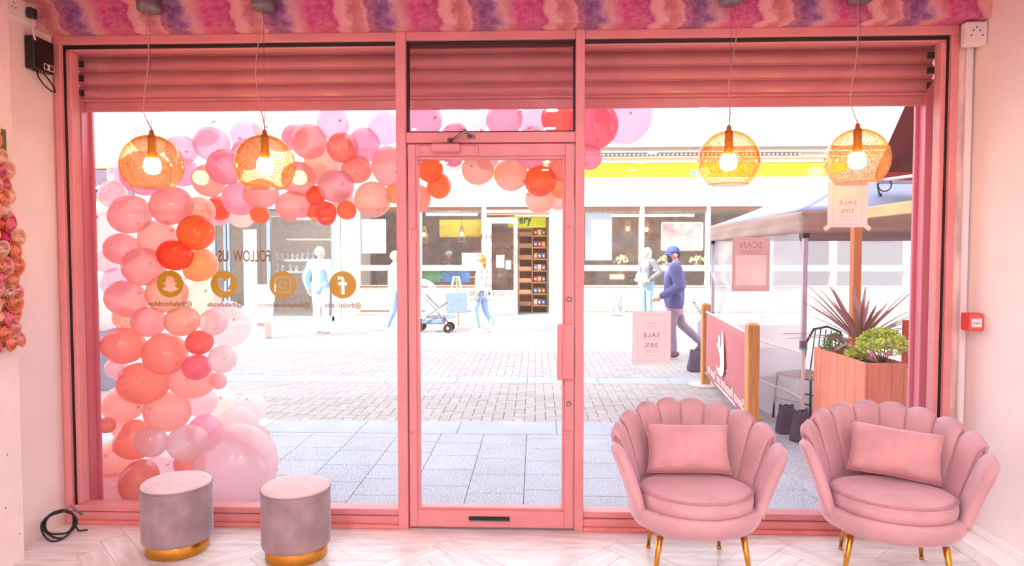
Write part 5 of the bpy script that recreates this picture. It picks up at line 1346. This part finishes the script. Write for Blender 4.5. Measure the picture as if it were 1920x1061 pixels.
strip(X(1110, YS + 1.9), X(1300, YS + 1.9), YS + 1.9, ztp - 0.12, 'added strip light brightening the far window right of the bakery door')  # added lamp, lifts the interior behind this window

# left shop
YL = 12.6
def XL_(px): return at(px, 480, YL).x
def ZL_(py): return at(500, py, YL).z
GRY = mat('grey_blue_frame', (120, 136, 150), 0.5, var=0.04)
ls = structE('corner_shop', 'corner shop with grey framed glass front behind the balloons', 'building')
def BL(name, a, b_, z0, z1, y0=0, y1=0.08, m=GRY): return MB().cbox(XL_(a), XL_(b_), YL + y0, YL + y1, z0, z1, 0.006).build(name, m, ls)
zt3 = ZL_(392); 
BL('wall', -40, 398, ZG, zt3, 0, .2, CRM); BL('fascia', -40, 632, zt3, ZL_(300), -0.1, 0.3, CRM); BL('pier', 626, 634, ZG, zt3, 0, .25, CRM)
BL('roof_slab', -40, 632, zt3 + .02, zt3 + .1, .3, 3.2, CRM); BL('rear_wall', -40, 632, ZG, zt3, 3.0, 3.2, mat('pale_shop_wall', (196, 192, 186), 0.8, var=.05)); BL('end_wall', 630, 634, ZG, zt3, .2, 3.2, CRM)
for a, b_ in ((398, 404), (419, 424), (426, 431), (500, 507), (621, 626)): BL('frame_post', a, b_, ZG, zt3)
BL('frame_rail', 398, 626, ZG, ZG + .12); BL('frame_rail', 398, 626, zt3 - .06, zt3)
for a, b_ in ((404, 419), (431, 500), (507, 621)): BL('window_pane', a, b_, ZG + .12, zt3 - .06, .03, .036, SGL)
ZSC = zt3 + .02
strip(XL_(520), XL_(612), YL + 1.4, zt3 - .16, 'added strip light brightening the corner shop interior')  # lamp added because the shop interior came out too dark
BL('white_panel', 455, 480, ZG + .12, ZL_(430), 0.04, 0.07, WH)
for k, (py, a, b_) in enumerate(((446, 520, 600), (487, 515, 590), (510, 515, 612))): BL('display_shelf', a, b_, ZL_(py + 3), ZL_(py), 0.6, 0.95, WH)
rk = random.Random(4); jar = MB().lathe([(0.04, 0), (0.045, 0.02), (0.045, 0.13), (0.03, 0.16), (0.03, 0.19)], 10).mesh('shop_jar', mat('shop_jar_tint', (186, 190, 196), 0.3, var=0.3, vscale=15, rand=0.25))
for k, (py, a, b_) in enumerate(((487, 519, 586), (510, 519, 606))):
    nn = 8
    for i in range(nn):
        q = at(a + (b_ - a) * i / (nn - 1), py, YL + 0.75); o = link('shop_jar', jar, None, (q.x, YL + 0.75, ZL_(py) + .003)); s_ = rk.uniform(.75, 1.15); o.scale = (s_, s_, s_)
        tag(o, 'small jar, %s from the left on the %s corner shop shelf' % (ORD(i + 1), ('upper', 'lower')[k]), 'jar', 'jars on the corner shop shelves')
# dark hanging sign with letters, left of the balloons
sgn = thing('shop_sign', 'dark sign with white letters MO between frame and balloons', 'sign', (at(208, 346, 8.0).x, 8.0, at(208, 346, 8.0).z))
MB().cbox(-0.5, 0.42, -0.03, 0.03, -0.27, 0.27, 0.01).build('board', mat('sign_plum', (112, 98, 118), 0.6, var=.04), sgn)
for z in (-0.29, 0.27): MB().cbox(-0.52, 0.44, -0.04, 0.04, z, z + 0.03, 0.005).build('edge_strip', PINE, sgn)
link('sign_letters', fit_text('MO', 0.24, 0.14, WH, .003, bold=.002), sgn, (-0.17, -0.034, -0.08), (PI / 2, 0, 0))
MB().lathe([(0.07, 0), (0.07, 0.006)], 20, M=Matrix.Translation((0.02, -0.03, 0.12)) @ Matrix.Rotation(PI / 2, 4, 'X')).build('sign_emblem', WH, sgn)
MB().tube([(-0.5, 0, 0.27), (-1.2, 0, 0.27)], 0.02, 8).build('bracket', DM, sgn)
MB().tube([(-1.2, 0, 0.3), (-1.2, 0, ZG - sgn.location.z)], 0.03, 10).build('sign_post', DM, sgn)
# grey A board and blue panel left of the balloon column
q = onground(208, 728)
ab = thing('pavement_board', 'grey folding pavement board behind the left balloons', 'sign', (q.x - 0.02, q.y, ZG), 0.25)
for s_ in (-1, 1):
    M = Matrix.Rotation(s_ * 0.16, 4, 'X'); MB().cbox(-0.2, 0.12, -0.012, 0.012, 0.0, 0.75, 0.004, Matrix.Translation((0, s_ * 0.13, 0)) @ M).build('panel', mat('grey_board', (150, 152, 172), 0.6), ab)
q = onground(196, 712)
bl_ = thing('blue_bin', 'blue bin just beyond the left window edge', 'bin', (q.x, q.y - 0.5, ZG))
MB().cbox(-0.12, 0.1, -0.12, 0.12, 0.0, 0.62, 0.01).build('body', mat('bin_blue', (70, 110, 160), 0.5), bl_); MB().cbox(-0.13, 0.11, -0.13, 0.13, 0.62, 0.66, 0.008).build('lid', mat('bin_blue', (70, 110, 160), 0.5), bl_)
# white stand at the corner shop
q = onground(492, 634)
ws = thing('white_stand', 'white tapered stand in front of the corner shop', 'stand', (q.x, q.y, ZG))
MB().prism([(-0.16, 0.32), (0.12, 0.32), (0.2, 0.98), (-0.2, 0.98)], -0.2, 0.2).build('body', WH, ws); MB().cbox(-0.05, 0.12, -0.15, 0.15, 0, 0.32, .01).build('foot', mat('stand_foot', (196, 170, 160), 0.7), ws); MB().cbox(-0.24, 0.24, -0.24, 0.24, 0.98, 1.04, .01).build('top', WH, ws)

# ================================================================== PEOPLE
def capsule(b, p0, r0, p1, r1, n=12, sq=(1, 1)):
    p0, p1 = Vector(p0), Vector(p1); d = p1 - p0; L_ = max(d.length, 1e-4); q = d.to_track_quat('Z', 'Y').to_matrix().to_4x4()
    prof = []
    for k in range(5): a = PI / 2 * k / 4; prof.append((max(r0 * math.sin(a), 1e-5), -r0 * math.cos(a)))
    for k in range(5): a = PI / 2 * k / 4; prof.append((max(r1 * math.cos(a), 1e-5), L_ + r1 * math.sin(a)))
    b.lathe(prof, n, M=Matrix.Translation(p0) @ q)
def blob(name, m, parent, caps, voxel, ell=(), smooth=6):
    b = MB()
    for c in caps: capsule(b, *c)
    for (c, r, sc_) in ell: b.ball(c, r, 16, 12, sc_)
    me0 = b.mesh('tmp', None); o = bpy.data.objects.new('tmp', me0); COL.objects.link(o)
    mo = o.modifiers.new('r', 'REMESH'); mo.mode = 'VOXEL'; mo.voxel_size = voxel
    ms = o.modifiers.new('s', 'SMOOTH'); ms.factor = 0.5; ms.iterations = smooth
    me = eval_mesh(o, name); bpy.data.objects.remove(o); bpy.data.meshes.remove(me0)
    me.materials.clear(); me.materials.append(m); me.polygons.foreach_set('use_smooth', [True] * len(me.polygons))
    return link(name, me, parent)
SKIN = mat('skin', (226, 170, 142), 0.55, var=0.04, vscale=10)
def V(*a): return Vector(a)
def person(lab, loc, rz, pose, top, bottom, shoes, hair, scale=1.0, jacket=True, extras=None, hairlong=False, capc=None, mask=False, topname='jacket', thick=0.014, hemdz=-0.02, skirt=()):
    """forward is local +x, left is +y"""
    t = thing('person', lab, 'person', loc, rz); t.scale = (scale,) * 3
    J = dict(pel=V(0, 0, .95), chest=V(0, 0, 1.28), neck=V(0, 0, 1.47), head=V(.02, 0, 1.62),
             hl=V(0, .095, .92), kl=V(.02, .10, .50), al=V(-.02, .10, .08), hr=V(0, -.095, .92), kr=V(.02, -.10, .50), ar=V(-.02, -.10, .08),
             sl=V(0, .19, 1.41), el=V(-.03, .25, 1.13), wl=V(.05, .25, .89), sr=V(0, -.19, 1.41), er=V(-.03, -.25, 1.13), wr=V(.05, -.25, .89))
    J.update(pose)
    fdir = pose.get('fdir', {})
    caps = [(J['pel'], .115, J['chest'], .125), (J['hl'], .09, J['hr'], .09), (J['sl'], .06, J['sr'], .06), (J['chest'] + V(0, .07, .02), .095, J['chest'] + V(0, -.07, .02), .095), (J['neck'] - V(0, 0, .06), .06, J['neck'] + V(0, 0, .06), .05)]
    for s in 'lr':
        h, k, a, sh_, e, w = (J[x + s] for x in ('h', 'k', 'a', 's', 'e', 'w'))
        fd = fdir.get(s, V(1, 0, -0.12)).normalized()
        caps += [(h, .088, k, .056), (k, .056, a, .038), (a - V(0, 0, .02) - fd * .04, .036, a - V(0, 0, .025) + fd * .15, .026)]
        caps += [(sh_, .056, e, .042), (e, .041, w, .028)]
        hd_ = (w - e).normalized(); sd_ = V(0, 1, 0) if s == 'l' else V(0, -1, 0); fwd = hd_.cross(sd_).normalized() * (1 if s == 'l' else -1)
        caps += [(w, .026, w + hd_ * .075, .030)]
        for i, (o_, L_) in enumerate(((-.027, .075), (-.009, .088), (.009, .082), (.026, .064))):
            b0 = w + hd_ * .08 + fwd * o_; m_ = b0 + hd_ * L_ * .55 - sd_ * .008; caps += [(b0, .0095, m_, .0088), (m_, .0088, m_ + (hd_ * .75 - sd_ * .65).normalized() * L_ * .5, .0078)]
        caps += [(w + hd_ * .03 - fwd * .02, .012, w + hd_ * .07 - fwd * .052, .0095), (w + hd_ * .07 - fwd * .052, .0095, w + hd_ * .105 - fwd * .055, .008)]
    H = J['head']; hf = pose.get('hf', V(1, 0, 0)).normalized(); hl_ = V(0, 0, 1).cross(hf)
    caps += [(H + V(0, 0, .025), .088, H + V(0, 0, .02) - hf * .02, .088), (H - V(0, 0, .035) + hf * .022, .066, H - V(0, 0, .085) + hf * .045, .034), (H + hf * .088 - V(0, 0, .0), .012, H + hf * .104 - V(0, 0, .024), .015),
             (H + hl_ * .084 - V(0, 0, .018), .014, H + hl_ * .088 + V(0, 0, .018), .016), (H - hl_ * .084 - V(0, 0, .018), .014, H - hl_ * .088 + V(0, 0, .018), .016)]
    body = blob('body', SKIN, t, caps, 0.0075)
    for s in (-1, 1): MB().ball(H + hf * .082 + hl_ * (.032 * s) + V(0, 0, .012), .011, 8, 6).build('eye', mat('dark_eye', (40, 30, 30), .3), body)
    MB().tube([H + hf * .083 + hl_ * .022 - V(0, 0, .052), H + hf * .088 - V(0, 0, .054), H + hf * .083 - hl_ * .022 - V(0, 0, .052)], .005, 6).build('mouth', mat('lip', (180, 100, 96), .5), body)
    # clothes
    g_ = thick
    hem = J['pel'] + V(0, 0, hemdz)
    tc = [(hem, .13 + g_, J['chest'], .128 + g_), (J['hl'] + V(0, 0, .06), .085 + g_, J['hr'] + V(0, 0, .06), .085 + g_), (J['sl'], .06 + g_, J['sr'], .06 + g_), (J['chest'] + V(0, .07, .02), .098 + g_, J['chest'] + V(0, -.07, .02), .098 + g_), (J['neck'] - V(0, 0, .06), .075, J['neck'] - V(0, 0, .01), .072)]
    for s in 'lr':
        e, w, sh_ = J['e' + s], J['w' + s], J['s' + s]
        tc += [(sh_, .062 + g_, e, .048 + g_), (e, .048 + g_, w - (w - e).normalized() * .01, .036 + g_ * .6)]
    blob(topname, top, t, tc + list(skirt), 0.014)
    bc_ = [(J['pel'] + V(0, 0, .02), .122, J['pel'] - V(0, 0, .03), .12), (J['hl'], .10, J['hr'], .10)]
    for s in 'lr':
        h, k, a = (J[x + s] for x in ('h', 'k', 'a')); bc_ += [(h, .102, k, .075), (k, .075, a + (k - a).normalized() * .06, .062)]
    blob('trousers', bottom, t, bc_, 0.014)
    for s in 'lr':
        a = J['a' + s]; fd = fdir.get(s, V(1, 0, -0.12)).normalized()
        blob('shoe', shoes, t, [(a - V(0, 0, .02) - fd * .045, .046, a - V(0, 0, .028) + fd * .16, .036), (a, .045, a - V(0, 0, .03), .046)], 0.012, smooth=3)
    hc = [(H + V(0, 0, .04) - hf * .02, .094, H + V(0, 0, .02) - hf * .045, .085)]
    if hairlong: hc += [(H - hf * .05, .08, H - hf * .07 - V(0, 0, .2), .05)]
    blob('hair', hair, t, hc, 0.012)
    if capc:
        cp = MB().lathe([(.1, 0), (.102, .02), (.094, .06), (.07, .09), (.035, .105), (1e-5, .108)], 20, c=(0, 0, 0), sx=1.05).build('cap', capc, t, H + V(0, 0, .035) - hf * .005)
        cp.rotation_euler = (0, 0, math.atan2(hf.y, hf.x))
        def bf(u_, v_):
            a = (u_ - .5) * 2.0; r = .09 + .075 * v_; return V(r * math.cos(a) + .01 * v_, r * math.sin(a) * (1 - .2 * v_), .008 - .02 * v_ - .012 * (2 * u_ - 1) ** 2)
        br_ = MB().grid(bf, 10, 4).build('brim', capc, cp); mo = br_.modifiers.new('t', 'SOLIDIFY'); mo.thickness = .005
    if mask:
        blob('face_mask', mat('black_mask', (34, 32, 36), .7), t, [(H - V(0, 0, .045) + hf * .045, .055, H - V(0, 0, .075) + hf * .05, .042)], .01)
    return t
# walking man in a cap, heading left
g = onground(1263, 671)
WALK = dict(hf=V(1, .35, 0), head=V(.03, .0, 1.60), pel=V(0, 0, .93), hl=V(0, .095, .91), hr=V(0, -.095, .91), kl=V(.06, .10, .50), al=V(.02, .10, .09), kr=V(-.14, -.10, .52), ar=V(-.46, -.10, .22),
            fdir={'l': V(1, 0, -.12), 'r': V(.75, 0, -.75)}, sl=V(.02, .2, 1.40), sr=V(-.02, -.2, 1.40), el=V(-.02, .27, 1.12), wl=V(.24, .25, .98), er=V(-.16, -.25, 1.14), wr=V(-.1, -.26, .90))
NAVY = mat('navy_jacket', (88, 92, 146), 0.75, var=0.08, vscale=14)
man = person('man in navy jacket and blue cap walking past the window', (g.x, g.y, ZG), PI, WALK, NAVY, mat('grey_mauve_trousers', (148, 128, 146), 0.8, var=.06), mat('brown_boot', (120, 92, 92), .7), mat('dark_hair', (62, 46, 46), .8), 1.01, capc=mat('blue_cap', (58, 76, 136), 0.8), mask=True, thick=0.034, hemdz=-0.02, skirt=[(V(0, .08, .88), .14, V(0, -.08, .88), .14), (V(0, .075, .84), .135, V(0, -.075, .84), .135)])
blob('shirt_hem', mat('pink_shirt', (222, 150, 168), .8), man, [(V(0, .07, .79), .125, V(0, -.07, .79), .125), (V(-.02, .06, .77), .12, V(-.02, -.06, .77), .12)], .014)
MB().tube([(0.085 * math.cos(a) + .005, 0.09 * math.sin(a), 1.475 + .02 * math.cos(a + PI)) for a in [0.5 + 5.3 * i / 16 for i in range(17)]], 0.022, 8).build('collar', NAVY, man)
for sy in (-1, 1): MB().cbox(.02, .12, sy * .165 - .012, sy * .165 + .012, 1.16, 1.27, .008).build('chest_pocket', NAVY, man)
# case he pulls
g2 = onground(1330, 660)
sc_ = thing('pull_case', 'dark wheeled case behind the walking man', 'suitcase', (g2.x, g2.y + 0.2, ZG))
MB().cbox(-.12, .12, -.17, .17, .05, .5, .03).build('body', BAGM, sc_)
for s in (-1, 1): MB().tube([(0, s * .1, .5), (-.22, s * .06, .82)], .008, 6).build('handle_rod', DM, sc_); MB().lathe([(.04, -.012), (.04, .012)], 12, M=Matrix.Translation((0.08, s * .13, .04)) @ Matrix.Rotation(PI / 2, 4, 'X')).build('wheel', BLACKP, sc_)
MB().tube([(-.22, -.07, .82), (-.22, .07, .82)], .012, 8).build('grip', BLACKP, sc_)
# woman in grey blazer at the shopfront
Yw = 12.9; gx = at(1213, 560, Yw).x
STAND = dict(hf=V(1, -.2, 0), el=V(-.10, .33, 1.16), wl=V(.10, .22, 1.02), wr=V(.14, -.20, 1.02), er=V(-.08, -.28, 1.14))
person('woman in grey blazer and pale jeans standing by the far shop window', (gx, Yw, ZG), math.radians(215), STAND, mat('grey_blazer', (104, 108, 112), .8, var=.06), mat('pale_jeans', (112, 146, 172), .8, var=.1, vscale=6), mat('white_trainers', (240, 240, 238), .6), mat('fair_hair', (206, 190, 160), .8), 1.04, hairlong=True, topname='blazer')
q = at(1203, 520, Yw - .3)
hb_ = thing('shoulder_bag', 'white shoulder bag held by the woman in the blazer', 'bag', (q.x, Yw - .30, q.z))
MB().cbox(-.13, .13, -.05, .05, -.1, .1, .03).build('body', WH, hb_); MB().tube([(-.1, 0, .1), (.02, .02, .42), (.12, .1, .55)], .01, 6).build('strap', WH, hb_)
# luggage beside her
g = onground(1155, 592)
bpk = thing('travel_backpack', 'white and grey travel backpack on the ground by the far window', 'backpack', (g.x, g.y, ZG))
blob('body', mat('pale_backpack', (160, 168, 172), .8, var=.2, vscale=9), bpk, [(V(0, 0, .16), .17, V(.02, 0, .52), .14), (V(-.08, 0, .14), .15, V(.1, 0, .14), .15), (V(0, -.13, .25), .09, V(0, -.12, .42), .08)], .015)
for s in (-1, 1): MB().tube([(s * .09, -.19, .1), (s * .1, -.22, .3), (s * .07, -.17, .6)], .014, 6).build('strap', mat('grey_strap', (120, 130, 136), .8), bpk)
g = onground(1184, 590)
cs = thing('white_suitcase', 'white suitcase with raised handle beside the backpack', 'suitcase', (g.x, g.y + .1, ZG))
MB().cbox(-.2, .2, -.13, .13, .06, .55, .04).build('body', WH, cs)
for s in (-1, 1): MB().tube([(s * .09, 0, .55), (s * .09, 0, 1.0)], .01, 6).build('handle_rod', DM, cs); MB().lathe([(.04, -.015), (.04, .015)], 12, M=Matrix.Translation((s * .15, 0, .04)) @ Matrix.Rotation(PI / 2, 4, 'Y')).build('wheel', BLACKP, cs)
MB().tube([(-.1, 0, 1.0), (.1, 0, 1.0)], .014, 8).build('grip', BLACKP, cs)
# person in pale blue hoodie seen from behind
Yh = 10.0; gx = at(601, 560, Yh).x
person('person in pale blue hoodie seen from behind outside the corner shop', (gx, Yh, ZG), math.radians(75), dict(hf=V(1, -.5, 0), el=V(-.05, .30, 1.13), wl=V(.03, .30, .90), er=V(-.05, -.30, 1.13), wr=V(.03, -.30, .90)), mat('pale_blue_hoodie', (150, 186, 222), .85, var=.06, vscale=5), mat('white_trousers', (226, 230, 236), .8), mat('white_trainers', (240, 240, 238), .6), mat('grey_blonde_hair', (226, 206, 184), .8), 1.03, topname='hoodie', thick=.03)
# person half hidden by the left mullion
Yq = 10.2; gx = at(741, 560, Yq).x
person('person in white top and jeans half hidden by the left mullion', (gx, Yq, ZG), math.radians(20), dict(kl=V(.10, .1, .5), al=V(.14, .1, .08), kr=V(-.05, -.1, .5), ar=V(-.2, -.1, .12)), mat('white_top', (238, 238, 240), .85), mat('blue_jeans', (130, 164, 206), .8, var=.1), mat('white_trainers', (240, 240, 238), .6), mat('blonde_hair', (240, 226, 206), .8), .98, topname='top', thick=.025)
# walker in the door pane
Yd = 10.2; gx = at(903, 560, Yd).x
person('walker in white top and blue jeans seen through the glass door', (gx, Yd, ZG), math.radians(170), dict(kl=V(.14, .1, .52), al=V(.05, .1, .09), kr=V(-.06, -.1, .5), ar=V(-.26, -.1, .16), fdir={'l': V(1, 0, -.1), 'r': V(.8, 0, -.6)}), mat('white_top', (238, 238, 240), .85), mat('blue_jeans', (130, 164, 206), .8, var=.1), mat('white_trainers', (240, 240, 238), .6), mat('auburn_hair', (206, 140, 70), .8), .94, hairlong=True, topname='top')
person('worker in dark top and pale cap behind the bakery counter', (X(842, YS + 2.3), YS + 2.3, ZG + .012), math.radians(-110), dict(wl=V(.28, .2, 1.08), wr=V(.28, -.2, 1.08)), mat('dark_work_top', (84, 76, 80), .8), mat('dark_trousers', (60, 56, 66), .8), BLACKP, mat('dark_hair', (62, 46, 46), .8), 1.0, capc=mat('pale_blue_cap', (196, 210, 230), .8), topname='work_top')
# push chair
g = onground(812, 625)
pc = thing('push_chair', 'pale push chair with blue trim seen through the glass door', 'push chair', (g.x, g.y + .25, ZG), 0)
NB_ = mat('slate_blue_cloth', (110, 130, 160), .8); 
for (x, y, r) in ((-.34, -.24, .13), (-.34, .24, .13), (.3, -.2, .1), (.3, .2, .1)):
    w_ = MB().lathe([(r - .03, -.018), (r, -.014), (r, .014), (r - .03, .018), (r - .03, -.018)], 20, M=Matrix.Translation((x, y, r)) @ Matrix.Rotation(PI / 2, 4, 'X')).build('wheel', DM, pc)
    MB().lathe([(.03, -.02), (.03, .02)], 10, M=Matrix.Translation((x, y, r)) @ Matrix.Rotation(PI / 2, 4, 'X')).build('hub', WHITEPL, w_)
for s in (-1, 1):
    MB().tube([(.3, s * .2, .1), (.05, s * .22, .5), (-.45, s * .22, 1.02)], .014, 8).build('frame_tube', GREYM, pc); MB().tube([(-.34, s * .24, .13), (-.1, s * .22, .38), (.25, s * .2, .62)], .014, 8).build('frame_tube', GREYM, pc)
MB().tube([(-.45, -.22, 1.02), (-.5, 0, 1.05), (-.45, .22, 1.02)], .018, 8).build('handle', BLACKP, pc)
blob('seat', WH, pc, [(V(.15, -.12, .42), .07, V(.15, .12, .42), .07), (V(-.1, -.12, .42), .07, V(-.1, .12, .42), .07), (V(-.1, 0, .42), .1, V(.15, 0, .42), .1), (V(-.12, -.12, .45), .06, V(-.3, -.12, .85), .06), (V(-.12, .12, .45), .06, V(-.3, .12, .85), .06), (V(-.12, 0, .45), .08, V(-.3, 0, .85), .08)], .016)
o = MB().grid(lambda u_, v_: V(-.28 + .36 * math.cos(PI * .5 * v_ + .6) * 1.0, .24 * (2 * u_ - 1), .78 + .34 * math.sin(PI * .5 * v_ + .6) - .1 * (2 * u_ - 1) ** 2), 8, 8).build('hood', mat('pale_hood', (214, 224, 236), .8), pc); mo = o.modifiers.new('t', 'SOLIDIFY'); mo.thickness = .01
MB().cbox(-.25, .22, -.18, .18, .18, .3, .03).build('basket', NB_, pc); MB().cbox(.22, .42, -.15, .15, .3, .34, .01).build('footrest', NB_, pc)
# easel board
g = onground(851, 617)
ea = thing('easel_board', 'white easel board standing behind the push chair', 'easel', (g.x, g.y + .4, ZG))
for s in (-1, 1): MB().tube([(s * .3, 0, 0), (s * .05, .1, 1.15)], .022, 6).build('leg', WH, ea)
MB().tube([(0, .5, 0), (0, .12, 1.15)], .02, 6).build('rear_leg', PINE, ea)
MB().cbox(-.24, .24, -.02, .02, .32, .78, .006, Matrix.Rotation(-.08, 4, 'X')).build('panel', NB_, ea)
